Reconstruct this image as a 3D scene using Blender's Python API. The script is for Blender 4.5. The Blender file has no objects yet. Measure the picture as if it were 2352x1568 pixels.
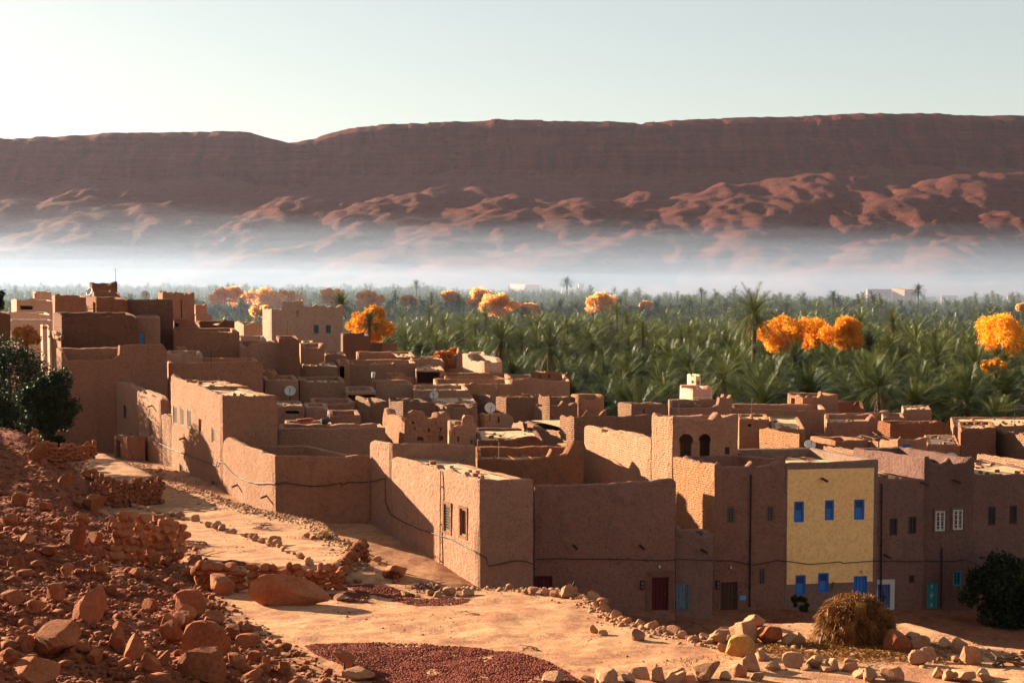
import bpy, math, random
import numpy as np
from mathutils import Vector, Matrix, noise as mnoise

# ------------------------------------------------------------------ camera, sky, sun, exposure
SC = bpy.context.scene
COL = SC.collection
HC = 24.0                      # eye height above the valley floor
FP = 2940.0                    # focal length in pixels of a 2352 px wide frame
PITCH = math.atan(150.0 / FP)
cam_d = bpy.data.cameras.new('camera'); cam = bpy.data.objects.new('camera', cam_d); COL.objects.link(cam)
cam.location = (0, 0, HC); cam.rotation_euler = (math.pi / 2 - PITCH, 0, 0)
cam_d.sensor_width = 36; cam_d.lens = 36 * FP / 2352; cam_d.clip_start = 0.5; cam_d.clip_end = 20000
SC.camera = cam

SUN_EL = math.radians(13.5); SUN_AZ = math.radians(-55.5)      # azimuth from +Y, negative = left
sd = Vector((math.sin(SUN_AZ) * math.cos(SUN_EL), math.cos(SUN_AZ) * math.cos(SUN_EL), math.sin(SUN_EL)))
W = bpy.data.worlds.new('World'); SC.world = W; W.use_nodes = True
nt = W.node_tree; nt.nodes.clear()
sky = nt.nodes.new('ShaderNodeTexSky'); sky.sky_type = 'NISHITA'; sky.sun_disc = False
sky.sun_elevation = SUN_EL; sky.sun_rotation = SUN_AZ
sky.altitude = 0; sky.air_density = 1.0; sky.dust_density = 0.7; sky.ozone_density = 1.5
bg = nt.nodes.new('ShaderNodeBackground'); bg.inputs['Strength'].default_value = 0.070
out = nt.nodes.new('ShaderNodeOutputWorld')
hs = nt.nodes.new('ShaderNodeHueSaturation'); hs.inputs['Saturation'].default_value = 0.8
nt.links.new(sky.outputs[0], hs.inputs['Color']); gm = nt.nodes.new('ShaderNodeGamma'); gm.inputs[1].default_value = 0.58; nt.links.new(hs.outputs[0], gm.inputs[0])
tn = nt.nodes.new('ShaderNodeMix'); tn.data_type = 'RGBA'; tn.blend_type = 'MULTIPLY'; tn.inputs[0].default_value = 1.0; tn.inputs[7].default_value = (1.0, 0.985, 0.88, 1)
nt.links.new(gm.outputs[0], tn.inputs[6]); nt.links.new(tn.outputs[2], bg.inputs['Color'])
nt.links.new(bg.outputs[0], out.inputs['Surface'])
sl = bpy.data.lights.new('sun', 'SUN'); sl.energy = 5.0; sl.angle = math.radians(0.5); sl.color = (1.0, 0.87, 0.61)
so = bpy.data.objects.new('sun', sl); COL.objects.link(so); so.rotation_euler = sd.to_track_quat('Z', 'Y').to_euler()
so.location = (-60, 30, 60)
SC.view_settings.view_transform = 'Standard'; SC.view_settings.look = 'None'
SC.view_settings.exposure = 2.3; SC.view_settings.gamma = 1
SC.render.engine = 'CYCLES'
SC.cycles.max_bounces = 6; SC.cycles.diffuse_bounces = 3; SC.cycles.volume_bounces = 1
SC.cycles.transparent_max_bounces = 8; SC.cycles.use_denoising = True
SC.cycles.volume_max_steps = 64

RND = random.Random(7)
CP, SP = math.cos(PITCH), math.sin(PITCH)
def ray(px, py):
    a = (px - 1176) / FP; b = (784 - py) / FP
    y = CP + b * SP
    return (a / y, 1.0, (-SP + b * CP) / y)          # direction scaled to Y = 1
def at(px, py, Y):
    r = ray(px, py); return Vector((r[0] * Y, Y, HC + r[2] * Y))

# ------------------------------------------------------------------ material helpers
SCALE = [1.0, 1.0, 1.0]
def dk(c):
    return c if c in ((0, 0, 0), (1, 1, 1)) else tuple(v * k for v, k in zip(c, SCALE))
def new_mat(name):
    m = bpy.data.materials.new(name); m.use_nodes = True
    m.node_tree.nodes.clear(); return m, m.node_tree
def nd(t, kind, **kw):
    n = t.nodes.new(kind)
    for k, v in kw.items():
        if k.startswith('i_'):
            key = k[2:].replace('_', ' ')
            n.inputs[key].default_value = v
        else: setattr(n, k, v)
    return n
def mapped(t, sock, scale):
    mp = nd(t, 'ShaderNodeMapping'); mp.inputs['Scale'].default_value = scale
    t.links.new(sock, mp.inputs['Vector']); return mp.outputs[0]
def noise(t, vec, scale, detail=4, rough=0.6, dist=0):
    n = nd(t, 'ShaderNodeTexNoise'); n.inputs['Scale'].default_value = scale
    n.inputs['Detail'].default_value = detail; n.inputs['Roughness'].default_value = rough
    n.inputs['Distortion'].default_value = dist
    t.links.new(vec, n.inputs['Vector']); return n.outputs[0]
def ramp(t, sock, stops):
    stops = [(p, dk(c)) for p, c in stops]
    r = nd(t, 'ShaderNodeValToRGB'); e = r.color_ramp.elements
    while len(e) < len(stops): e.new(0.5)
    for el, (p, c) in zip(e, stops):
        el.position = p; el.color = (*c, 1) if len(c) == 3 else c
    t.links.new(sock, r.inputs[0]); return r.outputs[0]
def mixc(t, fac, a, b, mode='MIX'):
    m = nd(t, 'ShaderNodeMix', data_type='RGBA', blend_type=mode)
    for s, v in ((m.inputs[0], fac), (m.inputs[6], a), (m.inputs[7], b)):
        if isinstance(v, (int, float)): s.default_value = v
        elif isinstance(v, (tuple, list)): s.default_value = (*v, 1) if len(v) == 3 else v
        else: t.links.new(v, s)
    return m.outputs[2]
def math_(t, op, a, b=0.0):
    m = nd(t, 'ShaderNodeMath', operation=op)
    for s, v in ((m.inputs[0], a), (m.inputs[1], b)):
        if isinstance(v, (int, float)): s.default_value = v
        else: t.links.new(v, s)
    return m.outputs[0]
def finish(m, t, col, rough=0.9, height=None, bump=0.5, dist=0.1, metal=0.0, spec=0.2):
    p = nd(t, 'ShaderNodeBsdfPrincipled'); o = nd(t, 'ShaderNodeOutputMaterial')
    if isinstance(col, tuple): p.inputs['Base Color'].default_value = (*col, 1)
    else: t.links.new(col, p.inputs['Base Color'])
    p.inputs['Roughness'].default_value = rough; p.inputs['Metallic'].default_value = metal
    p.inputs['Specular IOR Level'].default_value = spec
    if height is not None:
        b = nd(t, 'ShaderNodeBump'); b.inputs['Strength'].default_value = bump; b.inputs['Distance'].default_value = dist
        t.links.new(height, b.inputs['Height']); t.links.new(b.outputs[0], p.inputs['Normal'])
    t.links.new(p.outputs[0], o.inputs['Surface']); return m
def pos(t): return nd(t, 'ShaderNodeNewGeometry').outputs['Position']

def plain(name, c, rough=0.85, var=0.25, scale=6.0, metal=0.0, bump=0.3, bd=0.02, spec=0.2):
    m, t = new_mat(name); P = pos(t)
    n = noise(t, P, scale, 4)
    a = tuple(x * (1 - var) for x in c); b = tuple(min(1, x * (1 + var)) for x in c)
    return finish(m, t, ramp(t, n, [(0.3, a), (0.7, b)]), rough, n, bump, bd, metal, spec)

def mud(name, c, brick=0.0, streak=0.35, rough=1.0, bump=0.55, stain=None, sc=(0.76, 0.60, 0.56), crack=0.5):
    """adobe plaster; brick>0 shows the courses of mud brick (UV = metres along and up the wall)"""
    c = tuple(v * k for v, k in zip(c, sc))
    m, t = new_mat(name); P = pos(t); uv = nd(t, 'ShaderNodeUVMap').outputs[0]
    big = noise(t, P, 0.35, 5, 0.6)
    mid = noise(t, P, 2.2, 6, 0.7)
    fin = noise(t, P, 14, 4, 0.7)
    vs = noise(t, mapped(t, P, (3.0, 3.0, 0.22)), 1.0, 4, 0.6)
    lo = tuple(x * 0.74 for x in c); hi = tuple(min(1, x * 1.2) for x in c)
    col = ramp(t, mid, [(0.25, lo), (0.75, hi)])
    red = (c[0] * 0.92, c[1] * 0.74, c[2] * 0.66)
    col = mixc(t, math_(t, 'MULTIPLY', ramp(t, big, [(0.42, (0, 0, 0)), (0.68, (1, 1, 1))]), 0.6), col, red)
    col = mixc(t, math_(t, 'MULTIPLY', ramp(t, vs, [(0.45, (0, 0, 0)), (0.8, (1, 1, 1))]), streak), col, tuple(x * 0.62 for x in c))
    if stain:
        st = noise(t, mapped(t, P, (0.8, 0.8, 0.35)), 1.1, 5, 0.7, 0.6)
        col = mixc(t, math_(t, 'MULTIPLY', ramp(t, st, [(0.52, (0, 0, 0)), (0.66, (1, 1, 1))]), 0.55), col, stain)
    m2 = noise(t, P, 5.5, 5, 0.75, 0.3)
    pch = ramp(t, noise(t, mapped(t, P, (1, 1, 0.8)), 0.55, 5, 0.55, 0.8), [(0.50, (0, 0, 0)), (0.54, (1, 1, 1))])
    col = mixc(t, math_(t, 'MULTIPLY', pch, 0.45 if crack > 0.1 else 0.1), col, (c[0] * 1.22, c[1] * 1.2, c[2] * 1.15))
    run = ramp(t, noise(t, mapped(t, P, (1.6, 1.6, 0.10)), 1.0, 5, 0.7), [(0.56, (0, 0, 0)), (0.64, (1, 1, 1))])
    col = mixc(t, math_(t, 'MULTIPLY', run, 0.30 if crack > 0.1 else 0.12), col, tuple(x * 0.5 for x in c))
    h = math_(t, 'ADD', math_(t, 'ADD', math_(t, 'MULTIPLY', mid, 0.8), math_(t, 'MULTIPLY', m2, 0.7)), math_(t, 'MULTIPLY', fin, 0.35))
    col = mixc(t, 0.5, col, ramp(t, m2, [(0.38, tuple(x * 0.62 for x in c)), (0.5, c), (0.66, tuple(min(1, x * 1.25) for x in c))]))
    cr = nd(t, 'ShaderNodeTexVoronoi', feature='DISTANCE_TO_EDGE'); cr.inputs['Scale'].default_value = 0.42; t.links.new(mapped(t, P, (1, 1, 1)), cr.inputs['Vector'])
    ck = math_(t, 'LESS_THAN', math_(t, 'ADD', cr.outputs['Distance'], math_(t, 'MULTIPLY', m2, 0.10)), 0.052)
    col = mixc(t, math_(t, 'MULTIPLY', ck, crack), col, tuple(x * 0.4 for x in c))
    if brick > 0:
        bt = nd(t, 'ShaderNodeTexBrick')
        wob = nd(t, 'ShaderNodeVectorMath', operation='ADD')
        nz = nd(t, 'ShaderNodeTexNoise'); nz.inputs['Scale'].default_value = 2.5; t.links.new(P, nz.inputs['Vector'])
        sc = nd(t, 'ShaderNodeVectorMath', operation='SCALE'); sc.inputs['Scale'].default_value = 0.22
        t.links.new(nz.outputs['Color'], sc.inputs[0]); t.links.new(uv, wob.inputs[0]); t.links.new(sc.outputs[0], wob.inputs[1])
        t.links.new(wob.outputs[0], bt.inputs['Vector'])
        bt.inputs['Scale'].default_value = 1.0; bt.inputs['Brick Width'].default_value = 0.34
        bt.inputs['Row Height'].default_value = 0.15; bt.inputs['Mortar Size'].default_value = 0.035
        bt.inputs['Mortar Smooth'].default_value = 0.8
        bt.inputs['Color1'].default_value = (1, 1, 1, 1); bt.inputs['Color2'].default_value = (0.72, 0.72, 0.72, 1)
        bt.inputs['Mortar'].default_value = (0, 0, 0, 1)
        bw = nd(t, 'ShaderNodeRGBToBW'); t.links.new(bt.outputs['Color'], bw.inputs[0])
        h = math_(t, 'ADD', h, math_(t, 'MULTIPLY', bw.outputs[0], 1.1 * brick))
        col = mixc(t, math_(t, 'MULTIPLY', bt.outputs['Fac'], 0.45 * brick), col, tuple(x * 0.6 for x in c))
    oi = nd(t, 'ShaderNodeObjectInfo'); hv = nd(t, 'ShaderNodeHueSaturation')      # every wall its own clay
    r2 = math_(t, 'FRACT', math_(t, 'MULTIPLY', oi.outputs['Random'], 7.31))
    k_ = 1.0 if crack > 0.1 else 0.0
    t.links.new(math_(t, 'ADD', 1 - 0.17 * k_, math_(t, 'MULTIPLY', oi.outputs['Random'], 0.38 * k_)), hv.inputs['Value'])
    t.links.new(math_(t, 'ADD', 1 - 0.10 * k_, math_(t, 'MULTIPLY', r2, 0.14 * k_)), hv.inputs['Saturation'])
    t.links.new(col, hv.inputs['Color']); col = hv.outputs[0]
    return finish(m, t, col, 0.95, h, min(1.0, bump * 1.3), 0.22, 0, 0.1)

# ------------------------------------------------------------------ object helpers
def tag(o, label=None, cat=None, group=None, kind=None):
    if label: o['label'] = label
    if cat: o['category'] = cat
    if group: o['group'] = group
    if kind: o['kind'] = kind
    return o
def mesh_obj(name, V, F, mat, parent=None, uvs=None, smooth=False, mats=None, fm=None, loc=None):
    """V are world coordinates; they are stored relative to the parent's (or own) location"""
    me = bpy.data.meshes.new(name)
    o = bpy.data.objects.new(name, me); COL.objects.link(o)
    base = Vector(loc) if loc is not None else Vector((0, 0, 0))
    V = np.asarray(V, dtype=float)
    if parent is not None:
        o.parent = parent; p = parent; base = Vector((0, 0, 0))
        while p is not None: base = base + p.location; p = p.parent
    else: o.location = base
    V = V - np.array(base)
    me.from_pydata(V.tolist(), [], F)
    if uvs is not None:
        ul = me.uv_layers.new(name='UVMap')
        ul.data.foreach_set('uv', np.asarray(uvs, dtype=np.float32).ravel())
    for mm in (mats or [mat]): me.materials.append(mm)
    if fm is not None: me.polygons.foreach_set('material_index', np.asarray(fm, dtype=np.int32))
    if smooth: me.polygons.foreach_set('use_smooth', [True] * len(me.polygons))
    me.update(); return o
def empty(name, loc, label=None, cat=None, group=None):
    e = bpy.data.objects.new(name, None); COL.objects.link(e); e.location = loc; e.empty_display_size = 0.5
    return tag(e, label, cat, group)
class MB:
    """collects simple solids into one mesh, world coordinates"""
    def __init__(s): s.V = []; s.F = []
    def add(s, V, F):
        n = len(s.V); s.V += [tuple(v) for v in V]; s.F += [tuple(i + n for i in f) for f in F]
    def box(s, c, ex, ey, ez):       # centre and three half-axis vectors
        c = Vector(c); ex, ey, ez = Vector(ex), Vector(ey), Vector(ez)
        P = [c + a * ex + b * ey + d * ez for d in (-1, 1) for a, b in ((-1, -1), (1, -1), (1, 1), (-1, 1))]
        s.add(P, [(0, 3, 2, 1), (4, 5, 6, 7), (0, 1, 5, 4), (1, 2, 6, 5), (2, 3, 7, 6), (3, 0, 4, 7)])
    def tube(s, pts, r, n=6, r1=None):
        pts = [Vector(p) for p in pts]; rings = []
        for i, p in enumerate(pts):
            d = (pts[min(i + 1, len(pts) - 1)] - pts[max(i - 1, 0)]).normalized()
            u = d.cross(Vector((0, 0, 1)));
            if u.length < 1e-3: u = Vector((1, 0, 0))
            u.normalize(); v = d.cross(u)
            rr = r if r1 is None else r + (r1 - r) * i / max(1, len(pts) - 1)
            rings.append([p + rr * (math.cos(6.2832 * k / n) * u + math.sin(6.2832 * k / n) * v) for k in range(n)])
        V = [q for R in rings for q in R]; F = []
        for i in range(len(pts) - 1):
            for k in range(n):
                F.append((i * n + k, i * n + (k + 1) % n, (i + 1) * n + (k + 1) % n, (i + 1) * n + k))
        F.append(tuple(range(n - 1, -1, -1))); F.append(tuple((len(pts) - 1) * n + k for k in range(n)))
        s.add(V, F)
    def build(s, name, mat, parent=None, loc=None, smooth=False):
        return mesh_obj(name, s.V, s.F, mat, parent, loc=loc, smooth=smooth)

# value noise, vectorised
_rs = np.random.RandomState(11); _tab = _rs.rand(256, 256)
def vnoise(x, y):
    x = np.asarray(x, float); y = np.asarray(y, float)
    xi = np.floor(x).astype(int); yi = np.floor(y).astype(int); fx = x - xi; fy = y - yi
    fx = fx * fx * (3 - 2 * fx); fy = fy * fy * (3 - 2 * fy)
    g = lambda a, b: _tab[a & 255, b & 255]
    return (g(xi, yi) * (1 - fx) + g(xi + 1, yi) * fx) * (1 - fy) + (g(xi, yi + 1) * (1 - fx) + g(xi + 1, yi + 1) * fx) * fy
def fbm(x, y, oct=4, gain=0.5):
    s = 0; a = 1; n = 0
    for k in range(oct):
        s = s + a * vnoise(x * 2 ** k + 17.3 * k, y * 2 ** k + 5.1 * k); n += a; a *= gain
    return s / n - 0.5
def ss(a, b, x): t = np.clip((x - a) / (b - a), 0, 1); return t * t * (3 - 2 * t)

# ------------------------------------------------------------------ the ground
def seg_side(pts, X, Y):
    """signed distance to an open polyline, positive on its right-hand side (walking along it)"""
    best = np.full(np.shape(X), 1e9); sign = np.ones(np.shape(X))
    for (ax, ay), (bx, by) in zip(pts[:-1], pts[1:]):
        dx, dy = bx - ax, by - ay; L = dx * dx + dy * dy
        t = np.clip(((X - ax) * dx + (Y - ay) * dy) / L, 0, 1)
        ex, ey = X - ax - t * dx, Y - ay - t * dy; d = np.hypot(ex, ey)
        s = np.where(dx * (Y - ay) - dy * (X - ax) < 0, 1.0, -1.0)
        m = d < best; best = np.where(m, d, best); sign = np.where(m, s, sign)
    return best * sign
FOOT_Y = [0, 12, 20, 27, 37, 48, 60, 85, 100, 140, 400]
FOOT_X = [7.0, 3.0, -0.8, -4.4, -8.9, -12.7, -18.5, -29.5, -38, -60, -400]
FOOT_D = [5.9, 7.6, 8.2, 8.6, 9.5, 10.5, 11.6, 12.2, 13.0, 15, 24]       # drop below the eye at the hill's foot
EDGE = [(-3.4, 41.2), (-1, 40.3), (1.75, 40), (2.6, 36.8), (3.05, 33.9), (4.2, 32.1), (4.9, 31.6), (6.2, 33.8), (10.6, 34.0), (11.6, 30.5), (14, 28.8), (30, 26)]
def G(X, Y, detail=True):
    X = np.asarray(X, float); Y = np.asarray(Y, float)
    # threshing floor in front
    z1 = 24 - (8.6 + 0.1 * (Y - 27))
    # slope and street beyond it
    zs = np.interp(X, [-9, -4, 0, 3, 12, 36], [8.6, 8.3, 7.4, 5.7, 4.5, 3.6]) + np.where(X < 0, np.clip(Y - 70, 0, 30) * 0.06, 0)
    e = seg_side(EDGE, X, Y)                     # negative beyond the edge
    bank = z1 - 0.1 - (0.85 + 0.5 * fbm(X * 0.5, Y * 0.5, 3)) * np.clip(-e - 0.2, 0, None)
    zs = np.maximum(zs, bank)
    w = ss(-0.5, 0.15, e)
    z = zs * (1 - w) + z1 * w
    # terraces left of the alley
    z2 = 24 - np.interp(Y, [41, 55, 65, 75, 90], [9.4, 11.3, 12.5, 13.3, 13.6])
    b = seg_side([(-3.0, 38), (-4.4, 43), (-6.6, 52), (-9.4, 65), (-14.5, 72), (-22, 86), (-27, 97)], X, Y)   # <0: left of it
    w2 = ss(0.35, -0.35, b) * ss(41.25, 41.75, Y)
    step = ss(-5.9, -5.5, X) * ss(60, 50, Y)
    z = z * (1 - w2) + (z2 - 0.3 * step) * w2
    # village ground
    zv = np.interp(X, [-60, -20, 0, 20, 60], [9.5, 9.8, 8, 3, 1]) * ss(165, 90, Y)
    zv = zv + np.interp(X, [-90, -45, -20], [7, 5, 0]) * ss(80, 165, Y) * ss(700, 300, Y)
    wv = ss(76, 92, Y)
    z = z * (1 - wv) + zv * wv
    # upper terrace (dry wall in front)
    w3 = ss(73.9, 74.1, Y) * ss(90, 88, Y) * ss(-19.8, -20.3, X + 0.55 * (Y - 74)) 
    z = z * (1 - w3) + np.maximum(z, 12.25 - 0.035 * (Y - 74)) * w3
    # hill on the left
    fx = np.interp(Y, FOOT_Y, FOOT_X); fd = np.interp(Y, FOOT_Y, FOOT_D)
    h = np.clip(fx - X, 0, None)
    sl_ = np.interp(Y, [0, 10, 16, 24, 62, 74], [0.5, 0.5, 0.32, 0.21, 0.21, 0.42])
    zh = 24 - fd + sl_ * np.clip(h, 0, np.interp(Y, [24, 60, 75, 90], [30, 26, 13, 11])) - 0.0026 * np.clip(h, 0, 30) ** 2
    off = np.clip(-X - (0.42 * Y + 1.5), 0, None); zh = zh + np.minimum(off * 0.4, 0.5) * ss(18, 28, Y) * ss(75, 60, Y)  # unseen rise beyond the left frame edge, added to shade the slope
    lump = fbm(X * 0.25, Y * 0.25, 4) * 1.3 + fbm(X * 0.9, Y * 0.9, 3) * 0.45
    wh = ss(-1.0, 1.2, fx - X) * ss(260, 140, Y)
    zh = zh + lump * ss(0, 3, h) * 0.9
    # benches cut in the hill
    q = 1.5; zb = np.floor(zh / q) * q + q * ss(0.45, 0.9, zh / q - np.floor(zh / q))
    wb = ss(40, 52, Y) * 0.75
    zh = zh * (1 - wb) + zb * wb
    z = z * (1 - wh) + zh * wh
    if detail:
        near = ss(140, 60, Y)
        z = z + fbm(X * 0.4 + 9, Y * 0.4, 3) * 0.22 * near + fbm(X * 2.3, Y * 2.3, 3) * (0.05 + 0.30 * wh) * near
        z = z + fbm(X * 7, Y * 7, 2) * (0.015 + 0.13 * wh) * ss(70, 40, Y)
    return z
def gz(x, y): return float(G(np.array([x]), np.array([y]))[0])
_YS = np.concatenate([np.arange(10, 60, 0.06), np.arange(60, 130, 0.2)])
def ghit(px, py):
    r = ray(px, py); z = G(r[0] * _YS, _YS); k = np.argmax(HC + r[2] * _YS < z)
    Y = _YS[k]; return Vector((r[0] * Y, Y, float(z[k])))

def grid_obj(name, X, Y, Z, mat, smooth=True):
    n, m = X.shape; V = np.stack([X, Y, Z], -1).reshape(-1, 3)
    i = np.arange(n * m).reshape(n, m)
    F = np.stack([i[:-1, :-1], i[:-1, 1:], i[1:, 1:], i[1:, :-1]], -1).reshape(-1, 4)
    me = bpy.data.meshes.new(name); me.vertices.add(len(V)); me.vertices.foreach_set('co', V.ravel())
    me.loops.add(F.size); me.loops.foreach_set('vertex_index', F.ravel().astype(np.int32))
    me.polygons.add(len(F)); me.polygons.foreach_set('loop_start', (np.arange(len(F)) * 4).astype(np.int32))
    me.polygons.foreach_set('loop_total', np.full(len(F), 4, dtype=np.int32))
    me.polygons.foreach_set('use_smooth', np.full(len(F), smooth)); me.update(calc_edges=True); me.validate()
    me.materials.append(mat); o = bpy.data.objects.new(name, me); COL.objects.link(o); return o

def ground_mat():
    m, t = new_mat('dusty earth'); P = pos(t)
    a = noise(t, P, 0.32, 6, 0.6, 0.4); b = noise(t, P, 2.6, 6, 0.7); c = noise(t, P, 22, 3, 0.7)
    vo = nd(t, 'ShaderNodeTexVoronoi'); vo.inputs['Scale'].default_value = 5.5; t.links.new(P, vo.inputs['Vector'])
    vo2 = nd(t, 'ShaderNodeTexVoronoi'); vo2.inputs['Scale'].default_value = 17; t.links.new(P, vo2.inputs['Vector'])
    fl = ramp(t, a, [(0.3, (0.42, 0.235, 0.135)), (0.52, (0.52, 0.33, 0.20)), (0.7, (0.60, 0.42, 0.26))])
    fl = mixc(t, 0.62, fl, ramp(t, b, [(0.3, (0.36, 0.17, 0.10)), (0.7, (0.60, 0.40, 0.25))]))
    sx = nd(t, 'ShaderNodeSeparateXYZ'); t.links.new(P, sx.inputs[0])
    # red soil of the hillside, reused as painted shade on the street: where the attribute painted on the mesh says so
    at_ = nd(t, 'ShaderNodeAttribute', attribute_name='hill')
    hl = ramp(t, b, [(0.25, (0.10, 0.024, 0.014)), (0.55, (0.21, 0.060, 0.031)), (0.8, (0.33, 0.130, 0.072))])
    bwv = nd(t, 'ShaderNodeRGBToBW'); t.links.new(vo.outputs['Color'], bwv.inputs[0]); hl = mixc(t, 0.45, hl, bwv.outputs[0], 'OVERLAY')
    col = mixc(t, at_.outputs['Fac'], fl, hl)
    pt = noise(t, P, 0.75, 6, 0.7, 0.5); c5 = noise(t, P, 9, 4, 0.75)
    pp = ramp(t, math_(t, 'ADD', math_(t, 'MULTIPLY', pt, 0.75), math_(t, 'MULTIPLY', c5, 0.45)), [(0.58, (0, 0, 0)), (0.66, (1, 1, 1))])
    col = mixc(t, math_(t, 'MULTIPLY', pp, 0.7), col, (0.26, 0.095, 0.055))
    sp = ramp(t, c, [(0.60, (0, 0, 0)), (0.68, (1, 1, 1))])
    col = mixc(t, math_(t, 'MULTIPLY', sp, 0.5), col, (0.15, 0.05, 0.03))
    h = math_(t, 'ADD', math_(t, 'MULTIPLY', b, 0.5), math_(t, 'MULTIPLY', c, 0.22))
    hv = math_(t, 'MULTIPLY', math_(t, 'SUBTRACT', 1.0, vo.outputs['Distance']), math_(t, 'MULTIPLY', at_.outputs['Fac'], 1.3))
    hv2 = math_(t, 'MULTIPLY', math_(t, 'SUBTRACT', 1.0, vo2.outputs['Distance']), math_(t, 'ADD', math_(t, 'MULTIPLY', at_.outputs['Fac'], 0.35), 0.08))
    h = math_(t, 'ADD', h, math_(t, 'ADD', hv, hv2))
    return finish(m, t, col, 0.97, h, 0.55, 0.12, 0, 0.05)
SCALE[:] = [0.86, 0.70, 0.60]
M_ground = ground_mat()
SCALE[:] = [1, 1, 1]
ys = np.concatenate([np.linspace(-18, 12, 60), np.exp(np.linspace(math.log(12.2), math.log(70), 430)), np.exp(np.linspace(math.log(70.5), math.log(200), 90)), np.exp(np.linspace(math.log(205), math.log(2300), 40))])
th = np.linspace(-0.66, 0.60, 560)
gx = th[None, :] * (ys[:, None] + 26); gy = np.repeat(ys[:, None], len(th), 1)
gzz = G(gx, gy)
ground = grid_obj('ground', gx, gy, gzz, M_ground); tag(ground, kind='structure')
_fx = np.interp(gy, FOOT_Y, FOOT_X)
hill_and_shade_w = ss(-1.2, 1.0, _fx - gx + fbm(gx * 0.6, gy * 0.6, 3) * 2.5) * ss(150, 100, gy)
e_ = seg_side(EDGE, gx, gy); hill_and_shade_w = np.maximum(hill_and_shade_w, 1.0 * ss(0.2, -1.4, e_) * ss(90, 74, gy) * ss(-3.5, 0.5, gx) * (0.8 + 0.4 * fbm(gx, gy, 3)))  # dark soil colour also laid on street and bank, standing in for shade
hill_and_shade_w = np.maximum(hill_and_shade_w, 0.55 * ss(24.6, 22, gy))
at0 = ground.data.attributes.new('hill', 'FLOAT', 'POINT'); at0.data.foreach_set('value', hill_and_shade_w.ravel().astype(np.float32))

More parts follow.
